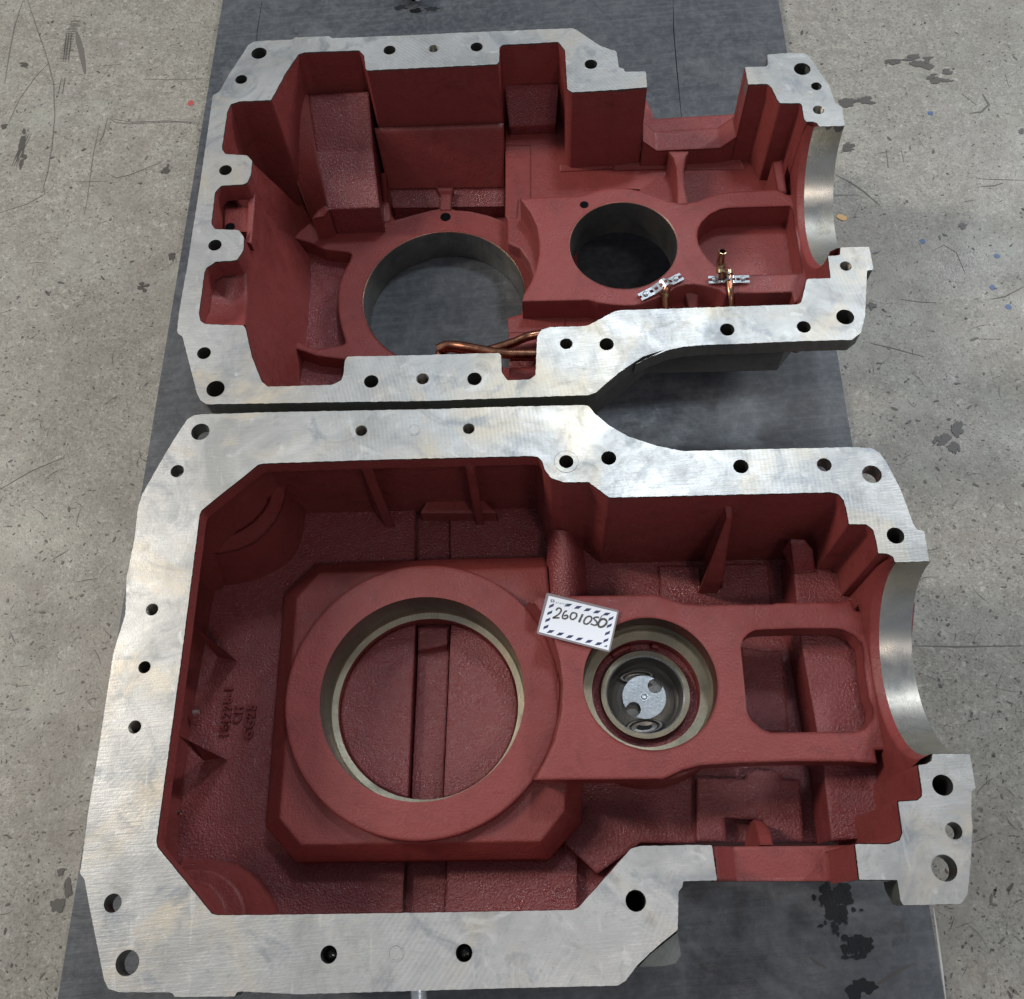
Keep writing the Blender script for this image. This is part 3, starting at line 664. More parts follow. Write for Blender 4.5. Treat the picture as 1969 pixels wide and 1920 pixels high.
# sloping foot along the back wall
mb = MB()
mb.slab(F('u2', (1505,1118,1.1435),(1904,1095,1.1435),(1904,1160,1.147),(1510,1180,1.147)) , [(0, 1, 2, 3)], 1.15, RED)
mb.slab(F('u3', (0,960,1.1435),(395,935,1.1435),(420,1010,1.147),(0,1020,1.147)), [(0, 1, 2, 3)], 1.15, RED)
mb.slab(F('u3', (530,940,1.1435),(930,930,1.1435),(960,1010,1.147),(525,1010,1.147)), [(0, 1, 2, 3)], 1.15, RED)
mb.each('wall_fillet', uh)
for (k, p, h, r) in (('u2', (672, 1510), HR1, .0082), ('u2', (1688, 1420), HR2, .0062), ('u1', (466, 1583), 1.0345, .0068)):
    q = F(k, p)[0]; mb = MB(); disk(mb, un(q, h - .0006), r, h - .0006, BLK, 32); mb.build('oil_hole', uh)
a, b2, c2, d2 = un(F('u3', (1505, 696))[0], HU), un(F('u3', (1692, 690))[0], HU), un(F('u6', (1575, 440))[0], HU), un(F('u6', (1845, 428))[0], HU)
saddle(uh, a, b2, c2, d2, HU, 1.125, .009)

#=================================================================== NEAR CASTING
HL = 1 - .01358
lh = empty('gearbox_housing', W(0, .25, HP)); tag(lh, 'near open gearbox casting, red inside with closed floor and white card lying in it', 'gearbox housing', 'two halves of a split gearbox housing')
LA_out = F('l7', (135,1508)) + F('l8', (1953,480),(1880,485),(1875,515),(1855,540),(1850,745),(1700,870),(1630,940),(1570,1020),(1530,1045),(900,1060)) \
    + F('v0', (1800,1548),(1720,1530),(1740,1500),(1740,1545),(1150,1545),(1135,1510),(1040,1500),(630,1500),(530,1470),(490,1390),(400,940),(340,640),(305,440),(265,390),(262,350)) \
    + F('l4', (50,1600),(95,1250),(170,800),(205,560),(255,240),(330,0)) + F('l1', (10,1150),(60,900),(85,690),(110,615),(245,380),(330,240),(390,150),(430,125),(480,118),(900,105),(1953,85)) \
    + F('l2', (700,72),(1240,60),(1275,65),(1310,110),(1400,185),(1520,255),(1700,315),(1850,345)) + F('l3', (120,283),(400,276),(860,265),(1200,258),(1290,265),(1340,295),(1380,350),(1470,520),(1550,740),(1575,775),(1618,785),(1650,972))
LA_out = [q for q in LA_out]
# clean the short tab on the front edge
LA_out = F('l7', (135,1508)) + F('l8', (1880,485),(1875,515),(1855,540),(1850,745),(1700,870),(1630,940),(1570,1020),(1530,1045),(900,1060)) \
    + F('v0', (2300,1520),(1780,1493),(1735,1500),(1715,1540),(1150,1545),(1135,1512),(1100,1502),(630,1500),(530,1470),(490,1390),(400,940),(340,640),(305,440),(265,390),(262,350)) \
    + F('l4', (50,1600),(95,1250),(170,800),(205,560),(255,240),(330,0)) + F('l1', (10,1150),(60,900),(85,690),(110,615),(245,380),(330,240),(390,150),(430,125),(480,118),(900,105),(1953,85)) \
    + F('l2', (700,72),(1240,60),(1275,65),(1310,110),(1400,185),(1520,255),(1700,315),(1850,345)) + F('l3', (120,283),(400,276),(860,265),(1200,258),(1290,265),(1340,295),(1380,350),(1470,520),(1550,740),(1575,775),(1618,785),(1650,972))
LA_in = F('l3', (1435,978),(1425,945),(1390,925),(1330,922),(1320,850),(1300,775),(1255,740),(1148,740),(1130,640),(1115,590),(1080,550),(1030,540),(0,565)) + F('l2', (1405,638),(1275,540),(1120,543),(1040,515),(1000,460),(985,410),(960,385),(920,378),(0,400)) \
    + F('l1', (870,425),(835,432),(480,718),(468,745),(355,1628)) + F('l4', (522,1425),(530,1460),(720,1693)) + F('v0', (1500,765),(1560,778),(1953,776)) + F('l8', (640,652),(1290,640),(1320,625),(1600,310),(1650,297)) + F('l7', (0,1270),(100,1272))
LB_out = F('l7', (1580,660),(1830,660),(1870,890),(1842,910),(1840,1060),(1848,1150),(1835,1400),(1815,1600),(1770,1665),(1385,1675),(1365,1640),(1345,1505),(1090,1503))
LB_in = F('l7', (1062,1265),(1290,1265),(1360,1240),(1380,1190),(1350,980),(1480,972),(1510,945),(1510,900),(1485,735),(1540,728),(1575,705))
LHOLES = dict(a1=((243,1836),.0112,0),a2=((215,1722),.0086,0),a3=((257,1386),.0068,1),a3b=((275.5,1272),.0066,0),a4=((290,1162),.0068,1),a5=((338,898),.0078,0),a6=((382,823),.0108,0),a7=((689,821),.0070,1),
    a9=((894,817),.0070,1),a10=((1080,880),.0082,0),a11=((1161,873),.0086,0),a12=((1413,889),.0086,0),a13=((1572,886),.0082,0),a14=((1663,904),.0108,0),a15=((1708,1021),.0094,0),
    a16=((1798,1497),.0100,0),a17=((1819,1584),.0080,0),a18=((1801,1655),.0120,0),a19=((1212.5,1717.5),.0096,0),a20=((885,1817),.0078,0),a22=((627,1820),.0078,0))
Bset = {'a16', 'a17', 'a18'}
mb = MB(); TF = .021
for loop, ks in (([un(q, HL) for q in rough(rnd(LA_out + LA_in, 2.5))], [k for k in LHOLES if k not in Bset]), ([un(q, HL) for q in rough(rnd(LB_out + LB_in, 2.5))], sorted(Bset))):
    hl = [circ(hc(LHOLES[k][0], HL), LHOLES[k][1], 40) for k in ks]
    mb.prism(loop, HL, HL + TF, MET, RAW, holes=hl, hside=BORE, bottom=True)
mb.build('joint_flange', lh)
for k, (c_, r, t) in LHOLES.items():
    openb = k in ('a1', 'a2', 'a5', 'a6', 'a13', 'a14', 'a17', 'a18')
    hole(lh, hc(c_, HL), r * .999, HL, .021 if openb else .045, bool(t), not openb)
# counterbore, blind plugs, bolt ends
cb = hc((1080, 880), HL); mb = MB(); ringface(mb, cb, .0134, .0082, HL - .0003, HL - .0002, MET, 48, False); ringface(mb, cb, .0139, .0134, HL - .0001, HL - .0003, BORE2, 48, False); mb.build('counterbore_ring', lh)
for c_ in ((790, 819), (755, 1817)):
    q = hc(c_, HL); mb = MB(); ringface(mb, q, .0075, .0062, HL - .0005, HL - .0005, MET, 40, False); ringface(mb, q, .0062, .0058, HL - .0005, HL - .0003, BORE2, 40, False); disk(mb, q, .0058, HL - .0004, MET, 40)
    mb.build('blind_plug', lh)
for c_ in ((885, 1817), (627, 1820)):
    q = hc(c_, HL); mb = MB(); rr = .0062
    prof = [(rr * math.sin(t), .022 - rr * math.cos(t)) for t in [PI / 2 * i / 8 for i in range(9)]]
    for (ra, ha), (rb, hb_) in zip(prof, prof[1:]): ringface(mb, q, max(ra, 1e-5), rb, HL + ha - .004, HL + hb_ - .004, OIL, 32)
    mb.build('bolt_end', lh)
# walls: right part follows the flange, left chamber is recessed under it
LFL = 1.208; LFR = 1.198
L1 = (-.11316 * 1.1362, .23262 * 1.1362); RL1 = .1218; HL1 = 1.1362; RO1 = .1623
L2 = (.12466 * 1.0943, .22325 * 1.0943); RL2 = .0760; HL2 = 1.0943
HLG = HL1 * 1.052; RG = .1122; HBF = 1.222
def pl_(k, h, *pts): return [un(q, h) for q in F(k, *pts)]
sill_front = []
LiA = [un(q, HL) for q in rnd(F('l3', (1435,978),(1425,945),(1390,925),(1330,922),(1320,850),(1300,775),(1255,740),(1148,740),(1130,640),(1115,590),(1080,550),(1030,540),(0,565)) + F('l2', (1405,638),(1275,540),(1120,543),(1040,515),(1000,460),(985,410)), 3)]
chamber = [LiA[-1]] + pl_('l2', LFL, (945,706),(0,725)) + pl_('l1', LFL, (1135,735)) + pl_('p', LFL, (566,985),(430,1128)) + pl_('v5', LFL, (630,330),(470,1180)) + pl_('l4', LFL, (690,1000),(640,1650)) 
front = [un(q, HL) for q in F('p', (330,1725),(395,1812),(1080,1805),(1113,1744))] + [un(q, HL) for q in F('l8', (1600,310),(1650,297)) + F('l7', (0,1272),(100,1272))]
inn = offset_open(LiA, .0006, 1)[:-1] + chamber + front
LA_body = F('l7', (135,1508)) + F('l8', (1880,490),(1855,540),(1850,745),(1700,870),(1630,940),(1530,1040)) + F('p', (900,1893),(430,1890),(345,1802),(262,1706),(168,1662)) + F('l4', (170,800),(205,560),(255,240),(330,0)) + F('l1', (60,900),(90,740)) + F('p', (286,980),(457,808)) \
    + F('l2', (700,76),(1240,64),(1275,69),(1310,114),(1400,189),(1520,259),(1700,319),(1850,349)) + F('l3', (120,288),(760,280)) + F('p', (1555,918),(1640,958),(1668,1000)) + F('l3', (1560,765),(1648,970))
outL = offset_open([un(q, HL) for q in LA_body], .003, -1)
mb = MB()
def strip(mb, l, h0, h1, mt):
    n = len(l); mb.add([W(*q, h0) for q in l] + [W(*q, h1) for q in l], [(k, k + 1, n + k + 1, n + k) for k in range(n - 1)], mt)
strip(mb, inn, HL + .0016, LFL + .01, RED)
strip(mb, outL, HL + TF, HP, RAW)
# the painted lip below the machined face
lipA = offset_open([un(q, HL) for q in rough(rnd(LA_in, 2.5), closed=False)], .0006, 1)
strip(mb, lipA, HL + .0012, HL + TF + .0005, RED)
mb.build('casting_wall', lh)
mb = MB()
LBi = offset_open([un(q, HL) for q in rough(rnd(LB_in, 2.5), closed=False)], .0009, 1)
strip(mb, offset_open([un(LB_out[-1], HL), un(LB_in[0], HL)], .0009, 1), HL + .0012, 1.085, RED)
strip(mb, LBi, HL + .0012, LFR + .01, RED); ob = [un(q, HL) for q in F('p', (1794,1450),(1862,1450),(1862,1516),(1802,1562),(1772,1612))]; strip(mb, ob, HL + TF, HP, RAW)
mb.build('casting_wall', lh)
# floors
chanB = plan(F('l1', (1850,640),(2236,636)) + F('l2', (412,1100)) + F('p', (800,1100)), LFL, 0)
chanB = [un(q, LFL) for q in F('p', (800,958),(866,956),(866,1115),(797,1117))]
chanF = [un(q, LFL) for q in F('p', (778,1640),(860,1640),(855,1760),(773,1760))]
mb = MB()
fl = [un(q, LFL) for q in F('p', (330,950),(1060,950),(1060,1500),(1125,1560),(1125,1640),(1060,1700),(1060,1900),(330,1900))]
fl = [(x, y) for x, y in fl]
mb.prism([un(q, HL) for q in F('p', (460,812),(1110,798),(1120,1000),(1120,1885),(430,1885),(345,1800),(262,1706),(170,1662),(205,1430),(262,1060),(288,982))], LFL, HP - .002, REDF, RAW, holes=[circ(L1, RG + .0015, 120), chanB, chanF])
mb.prism(circ(L1, .30, 48), LFL + .012, LFL + .014, REDF, holes=[circ(L1, RG + .002, 96)])
frr = plan(F('p', (1048,1000),(1180,960),(1620,900),(1660,1150),(1700,1620),(1231,1620)) + F('l8', (1420,445),(1250,290)) + F('p', (1085,1640),(1085,1500)), LFR, 0)
mb.prism(frr, LFR, HP - .004, REDF, RED)
mb.build('casting_floor', lh)
# arch where the channel meets the back wall
mb = MB()
mb.slab(F('l1', (1850,735,1.18),(1900,650,1.18),(2050,635,1.18),(2240,650,1.18),(2330,735,1.18)) , [(0, 1, 2, 3, 4)], LFL, RED)
mb.build('channel_arch', lh)
# octagonal platform with sloping sides
octo = F('p', (547.2,1142.5),(608.7,1084)) + F('l2', (430,1022),(1000,1010)) + F('p', (1120,1500)) + F('l8', (1335,165),(1160,365)) + F('p', (569,1657),(511,1589))
octi = F('p', (570,1150),(614,1101)) + F('l2', (430,1092),(1015,1076)) + F('p', (1090,1500)) + F('l8', (1240,110),(1115,270)) + F('p', (579,1624),(537,1573))
HO = 1.152
n = len(octo)
# rebuild platform as open top prism with a round well
mb = MB()
io = [un(q, HO) for q in octi]; oo = [un(q, 1.176) for q in octo]
mb.prism(io, HO, HO + .0005, RED, holes=[circ(L1, RL1, 120)])
mb.add([W(*q, 1.176) for q in oo] + [W(*q, HO) for q in io], [(i, (i + 1) % n, n + (i + 1) % n, n + i) for i in range(n)], RED)
mb.add([W(*q, 1.176) for q in oo] + [W(*q, LFL + .002) for q in oo], [(i, (i + 1) % n, n + (i + 1) % n, n + i) for i in range(n)], RED)
mb.build('octagonal_platform', lh)
mb = MB()
nseg = 160
tube_wall(mb, L1, RO1 + .0015, HL1 + .0012, HO + .001, RED, nseg); ringface(mb, L1, RL1, RO1, HL1, HL1, RED, nseg, False); ringface(mb, L1, RO1, RO1 + .0015, HL1, HL1 + .0012, RED, nseg)
mb.build('bore_ring', lh)
mb = MB(); tube_wall(mb, L1, RL1, HL1 + .0002, HLG - .004, BORE2, nseg); ringface(mb, L1, RL1, RL1 - .002, HLG - .004, HLG, LEDGE, nseg, False); ringface(mb, L1, RL1 - .002, RG, HLG, HLG + .0015, LEDGE, nseg, False)
mb.build('bore_sleeve', lh)
mb = MB(); tube_wall(mb, L1, RG, HLG + .0015, HBF, RED, nseg)
lx = [un(q, HBF) for q in F('l5', (962,395),(905,1440))]; 
cl = circ(L1, RG, nseg)
# well floor: two domed segments with a recessed channel between
dirc = (Vector(lx[0]) - Vector(lx[1])).normalized(); nr = Vector((dirc.y, -dirc.x))
xl = un(F('l5', (940, 900))[0], HBF); xr = un(F('l5', (1146, 900))[0], HBF)
sl = (Vector(xl) - Vector(L1)).dot(nr); sr = (Vector(xr) - Vector(L1)).dot(nr)
for lo_, hi_, hh in ((-1, sl, HBF - .014), (sl, sr, HBF + .002), (sr, 1, HBF - .014)):
    pts = []
    for q in circ(L1, RG, 240):
        s_ = (Vector(q) - Vector(L1)).dot(nr)
        if lo_ <= s_ <= hi_: pts.append(q)
    if lo_ == -1 or hi_ == 1:
        pts.sort(key=lambda q: math.atan2((Vector(q) - Vector(L1)).dot(dirc), (Vector(q) - Vector(L1)).dot(nr) * (1 if hi_ == 1 else -1)))
    else:
        pts.sort(key=lambda q: math.atan2((Vector(q) - Vector(L1)).dot(dirc), (Vector(q) - Vector(L1)).dot(nr)))
    mb.prism(pts, hh, HBF + .02, REDF)
mb.slab(F('l5', (965,545,HBF - .008),(1140,512,HBF - .008),(1140,545,HBF + .002),(965,560,HBF + .002)), [(0, 1, 2, 3)], HBF + .004, RED)
mb.slab(F('l5', (965,400,HBF - .010),(1145,400,HBF - .010),(1140,512,HBF - .008),(965,545,HBF - .008)), [(0, 1, 2, 3)], HBF + .004, REDF)
mb.build('bore_well', lh)

# platform round the small bore
platL = F('l6', (112,168),(172,125)) + F('l2', (1000,1262),(1250,1255),(1700,1250),(1780,1275),(1850,1300)) + F('l3', (0,1218),(120,1240),(220,1248),(670,1243),(690,1236),(1060,1230),(1160,1215),(1185,1285),(1260,1290),(1275,1340),(1298,1480)) \
    + F('v3', (1410,400),(1440,560),(1480,720),(1525,900),(1542,1000),(1545,1180),(1500,1215),(1402,1215),(1425,1336),(1200,1318),(700,1315)) + F('p', (1420,1466),(1345,1471),(1312,1480),(1275,1497),(1150,1498)) + F('l5', (1680,1330),(1740,1215),(1800,1090),(1840,920),(1848,740),(1830,600),(1790,450),(1745,340),(1690,270))
hL2 = circ(L2, RL2, 96)
pkL = plan(F('v3', (205,290),(230,220),(280,170),(330,145),(420,138),(740,128),(1050,128),(1120,140),(1220,190),(1290,270),(1300,330),(1320,560),(1350,740),(1390,850),(1380,930),(1320,1020),(1220,1053),(480,1060),(400,1035),(300,950),(260,870),(245,700)), HL2, 2)
mb = MB()
pp = plan(platL, HL2, 2)
mb.prism(pp, HL2, HL2 + .030, RED, holes=[hL2, pkL], bottom=True)
mb.build('bore_platform', lh)
mb = MB()   # support column left of the platform, sloping face towards the ring
np_ = 28
arcI = [Vector(un(q, HL2)) for q in F('l5', (1640,240),(1690,270),(1745,340),(1790,450),(1830,600),(1848,740),(1840,920),(1800,1090),(1740,1215),(1680,1330))]
arcO = [Vector(L1) + (q - Vector(L1)).normalized() * (RO1 + .0008) for q in [Vector(un(p_, HL2 + .03)) for p_ in F('l5', (1640,240),(1690,270),(1745,340),(1790,450),(1830,600),(1848,740),(1840,920),(1800,1090),(1740,1215),(1680,1330))]]
k = len(arcI)
mb.add([W(q.x, q.y, HL2 + .0006) for q in arcI] + [W(q.x, q.y, HL1 + .002) for q in arcO], [(i, i + 1, k + i + 1, k + i) for i in range(k - 1)], RED, True)
tail = [un(q, HL2) for q in F('l6', (600,330),(600,1600))]
colp = plan(F('l6', (240,130),(1300,130),(1400,200),(1750,500),(1850,900),(1800,1300),(1500,1560),(240,1640)), HL2 + .002, 0)
mb.prism([tuple(q) for q in [Vector(L2) + Vector((math.cos(t), math.sin(t))) * .105 for t in [2 * PI * i / 48 for i in range(48)]]], HL2 + .028, LFR + .01, RED, holes=[circ(L2, .0765, 60)], top=True)
mb.build('platform_support', lh)
HG2 = HL2 * 1.047
mb = MB(); tube_wall(mb, L2, RL2, HL2 + .0002, HG2 - .002, BORE2); ringface(mb, L2, RL2, RL2 - .0015, HG2 - .002, HG2, LEDGE, 96, False); ringface(mb, L2, RL2 - .0015, .0640, HG2, HG2 + .001, LEDGE, 96, False)
mb.build('bore_sleeve', lh)
mb = MB(); tube_wall(mb, L2, .0640, HG2 + .001, 1.163, RED); ringface(mb, L2, .0640, .0500, 1.163, 1.165, REDF, 96, False)
for (a_, b_) in ((1.75, 2.15), (1.15, 1.3)):
    q = [(L2[0] + r_ * math.cos(a_ + (b_ - a_) * t), L2[1] + r_ * math.sin(a_ + (b_ - a_) * t)) for r_, ts in ((.0638, (0, .5, 1)), (.058, (1, .5, 0))) for t in ts]
    mb.prism(q, 1.155, 1.166, RED)
mb.build('bore_well', lh)

# bearing cup with pump disc, a separate part pressed into the bore
pc = L2
pump = empty('pump_insert', W(pc[0], pc[1], 1.185)); tag(pump, 'steel ring holding dark cup and notched bright disc inside the small bore of near casting', 'pump insert')
mb = MB(); ringface(mb, pc, .0528, .0470, 1.155, 1.155, LEDGE, 96, False); tube_wall(mb, pc, .0528, 1.155, 1.165, LEDGE); ringface(mb, pc, .0470, .0455, 1.155, 1.158, SHINY, 96, False)
mb.build('retaining_ring', pump)
mb = MB(); prof = [(.0455, 1.158), (.0450, 1.172), (.0425, 1.182), (.038, 1.186), (.032, 1.184), (.026, 1.1825), (.0, 1.1822)]
for (ra, ha), (rb, hb_) in zip(prof, prof[1:]): ringface(mb, pc, ra, max(rb, 1e-5), ha, hb_, DARKC, 96)
mb.build('cup', pump)
dc = un(F('l6', (1110, 1022))[0], 1.172)
mb = MB(); n = 120; pts = []
nt_c = [(math.radians(28), .0265, .0092), (math.radians(225), .0235, .0090)]
ncs = [un(F('l6', (1205, 925))[0], 1.172), un(F('l6', (1015, 1130))[0], 1.172)]
rd = .0262
inn_ = []
for i in range(n):
    t = 2 * PI * i / n; q = Vector((dc[0] + rd * math.cos(t), dc[1] + rd * math.sin(t)))
    for c_ in ncs:
        v = q - Vector(c_)
        if v.length < .0088:
            # follow the notch circle on the side facing the disc centre
            a = math.atan2(v.y, v.x); q = None; break
    if q is not None: pts.append(('o', t, tuple(q)))
loop = []
for i in range(len(pts)):
    loop.append(pts[i][2]); t0 = pts[i][1]; t1 = pts[(i + 1) % len(pts)][1]
    gap = (t1 - t0) % (2 * PI)
    if gap > 2.5 * 2 * PI / n:
        a, b_ = Vector(pts[i][2]), Vector(pts[(i + 1) % len(pts)][2])
        c_ = min(ncs, key=lambda c: (Vector(c) - (a + b_) / 2).length); c_ = Vector(c_)
        aa = math.atan2(a.y - c_.y, a.x - c_.x); ab = math.atan2(b_.y - c_.y, b_.x - c_.x)
        d_ = (ab - aa) % (2 * PI)
        mid = c_ + Vector((math.cos(aa + d_ / 2), math.sin(aa + d_ / 2))) * .0088
        if (mid - Vector(dc)).length > (c_ - Vector(dc)).length: d_ -= 2 * PI
        for j in range(1, 14): loop.append((c_.x + .0088 * math.cos(aa + d_ * j / 14), c_.y + .0088 * math.sin(aa + d_ * j / 14)))
mb.prism(loop, 1.172, 1.1735, DISC, SHINY); mb.build('notched_disc', pump)
mb = MB(); disk(mb, dc, .0050, 1.1708, SHINY, 32); tube_wall(mb, dc, .0050, 1.1708, 1.172, SHINY, 32); ringface(mb, dc, .0036, .0028, 1.1706, 1.1700, BORE, 24); disk(mb, dc, .0022, 1.1698, SHINY, 20); mb.build('centre_rivet', pump)
for q, rx, ry in ((F('l6', (1110, 1290))[0], .0195, .0075), (F('l6', (1040, 850))[0], .018, .006)):
    c_ = un(q, 1.184); mb = MB(); n = 40
    def el(k, hh): return [W(c_[0] + rx * k * math.cos(2 * PI * i / n), c_[1] + ry * k * math.sin(2 * PI * i / n), hh) for i in range(n)]
    for (k0, h0_), (k1, h1_) in zip([(1.25, 1.1835), (1.1, 1.178), (.95, 1.178), (.8, 1.1835)], [(1.1, 1.178), (.95, 1.178), (.8, 1.1835), (.5, 1.1840)]):
        mb.add(el(k0, h0_) + el(k1, h1_), [(i, (i + 1) % n, n + (i + 1) % n, n + i) for i in range(n)], DARKC, True)
    mb.add(el(.5, 1.184), [tuple(range(n))], OIL); mb.each('valve_port', pump)

# corner cups
mb = MB()
def corner(arc_o, arc_i, corn, ho, hi):
    arc_o, arc_i = resamp(arc_o, 30), resamp(arc_i, 30)
    a = [un(q, ho) for q in arc_o] + [un(q, ho) for q in reversed(arc_i)]
    mb.prism(a, ho, LFL + .002, RED)
    a = [un(q, ho) for q in arc_i]; k = len(a); c_ = Vector(un(corn[len(corn) // 2], ho))
    top = [tuple(Vector(q) + (c_ - Vector(q)) * .30) for q in a]
    mb.add([W(*q, ho + .003) for q in a] + [W(*q, hi) for q in top], [(i, i + 1, k + i + 1, k + i) for i in range(k - 1)], RED, True)
corner(F('l1', (505,985),(580,990),(660,978),(740,955),(820,915),(890,850),(945,780),(980,710),(1003,640),(1010,560)), F('l1', (505,890),(580,885),(660,868),(730,838),(800,790),(855,730),(890,680),(910,620),(915,560)), F('p', (402,1010),(440,958),(540,905)), 1.125, 1.02)
sheet(mb, [F('l1', (505,985,1.1252),(580,990,1.1252),(660,978,1.1252),(740,955,1.1252),(820,915,1.1252),(890,850,1.1252),(945,780,1.1252),(980,710,1.1252),(1003,640,1.1252),(1010,560,1.1252)),
           F('l1', (565,1190,LFL),(680,1185,LFL),(800,1160,LFL),(910,1115,LFL),(1010,1060,LFL),(1070,990,LFL),(1100,920,LFL),(1122,830,LFL),(1132,760,LFL),(1135,720,LFL))], RED, 30, LFL + .002)
mb.build('corner_cup', lh); mb = MB()
corner(F('v0', (1195,345),(1290,340),(1450,340),(1560,370),(1660,430),(1740,520),(1790,620),(1815,720),(1820,840)), F('v0', (1195,480),(1290,470),(1400,480),(1480,510),(1550,580),(1590,640),(1620,720),(1640,840)), F('p', (335,1640),(390,1730),(470,1800)), 1.125, 1.02)
sheet(mb, [F('v0', (1195,345,1.1252),(1290,340,1.1252),(1450,340,1.1252),(1560,370,1.1252),(1660,430,1.1252),(1740,520,1.1252),(1790,620,1.1252),(1815,720,1.1252),(1820,840,1.1252)),
           F('v0', (1230,240,LFL),(1500,255,LFL),(1750,290,LFL),(1900,375,LFL),(2000,470,LFL),(2090,620,LFL),(2150,900,LFL))], RED, 30, LFL + .002)
mb.build('corner_cup', lh)
# gusset ribs
mb = MB()
for a in (F('l1', (1475,448,1.02),(1545,448,1.02),(1632,738,LFL-.0005),(1565,738,LFL-.0005)), F('l2', (500,430,1.02),(560,430,1.02),(606,715,LFL-.0005),(545,720,LFL-.0005)),
          F('l4', (745,75,1.05),(770,80,1.05),(925,215,LFL - .004),(900,265,LFL-.004)), F('l4', (655,755,1.05),(690,775,1.05),(835,870,LFL-.004),(815,915,LFL-.004))):
    mb.slab(a, [(0, 1, 2, 3)], LFL + .002, RED)
mb.slab(F('l3', (362,575,1.01),(418,575,1.01),(415,700,1.03),(380,700,1.03),(355,1105,LFL-.06),(232,1105,LFL-.06)), [(0, 1, 2, 3), (3, 2, 4, 5)], LFR + .002, RED)
mb.each('rib', lh)
# right-hand end: shelf and steps
HSH = 1.131
mb = MB()
mb.prism(plan(F('l3', (790,900),(940,880),(1400,870),(1560,1240)) + F('l7', (1330,1000),(1300,1240)) + F('p', (1640,1613)) + F('l7', (905,1240),(850,745)) + F('v3', (740,190)) , HSH, 0), HSH, LFR + .002, REDF)
mb.slab(F('l3', (780,832,1.09),(870,838,1.09),(920,900,1.10),(938,1040,HSH-.001),(805,1050,HSH-.001)), [(0, 1, 2, 3, 4)], HSH + .002, REDF)
mb.slab(F('l3', (-40,1000,1.19),(205,1000,1.19),(215,1140,1.19),(350,1140,1.19),(365,992,1.19),(640,985,1.19),(668,1300,1.197),(-40,1300,1.197)), [(0, 1, 2, 7), (2, 3, 6, 7), (3, 4, 5, 6)], LFR + .002, REDF)
mb.each('end_shelf', lh)
mb = MB()
mb.prism(plan(F('l7', (0,820),(320,830),(330,790),(400,770),(540,780),(565,830),(690,830),(715,1245),(495,1245),(445,1105),(185,1085),(200,1245),(0,1245)), 1.180, 2), 1.180, LFR + .002, REDF)
mb.prism(plan(F('v3', (205,300),(415,330),(570,330),(640,1060),(240,1060)), 1.186, 2), 1.186, LFR + .002, REDF)
mb.slab(F('l7', (385,1100,1.16),(445,1110,1.16),(495,1180,1.14),(510,1270,1.10),(425,1272,1.10)), [(0, 1, 2, 3, 4)], LFR, RED)
mb.each('end_floor', lh)
# boss below the counterbored hole
mb = MB(); k = 9
back = [un(q, 1.13) for q in F('l2', (1035,832),(1065,845),(1100,850),(1150,846),(1182,852))]
rows = []
for (xa, ya, xb, yb, hh) in ((1032,835,1180,850,1.125), (1018,960,1240,960,1.13), (1008,1100,1262,1100,1.135), (1008,1270,1268,1270,1.14)):
    row = []
    for j in range(k):
        t = j / (k - 1); lift = math.sin(PI * t) ** .6 * .028
        row.append(P3(F('l2', (xa + (xb - xa) * t, ya + (yb - ya) * t))[0], hh + .028 - lift))
    rows.append(row)
vs = [v for r_ in rows for v in r_]
mb.add(vs, [(i * k + j, i * k + j + 1, (i + 1) * k + j + 1, (i + 1) * k + j) for i in range(3) for j in range(k - 1)], REDF, True)
for j in (0, k - 1):
    for i in range(3):
        a, b_ = rows[i][j], rows[i + 1][j]; mb.add([a, b_, Vector((b_.x, b_.y, .02)), Vector((a.x, a.y, .02))], [(0, 1, 2, 3)], RED)
mb.build('round_boss', lh)
# notch sill at the front
mb = MB()
mb.slab(F('l7', (118,1278,1.075),(245,1281,1.10),(870,1276,1.10),(1058,1268,1.075),(1095,1506,1.075),(915,1512,1.10),(268,1512,1.10),(135,1508,1.075)), [(0, 1, 6, 7), (1, 2, 5, 6), (2, 3, 4, 5)], 1.115, RED)
mb.build('notch_sill', lh)
mb = MB()
mb.prism([un(q, 1.06) for q in F('l8', (1700,880),(1850,760),(1868,880),(1840,925),(1780,940),(1640,945))], 1.06, HP, RAW)
mb.prism([un(q, HL + TF) for q in F('l7', (1345,1510),(1300,1512),(1310,1560),(1365,1668),(1395,1668))], HL + TF + .001, 1.03, RAW)
mb.each('outer_foot', lh)
a, b2, c2, d2 = un(F('l3', (1436, 978))[0], HL), un(F('l3', (1650, 972))[0], HL), un(F('l7', (1580, 660))[0], HL), un(F('l7', (1830, 660))[0], HL)
saddle(lh, a, b2, c2, d2, HL, LFR + .01, .009)

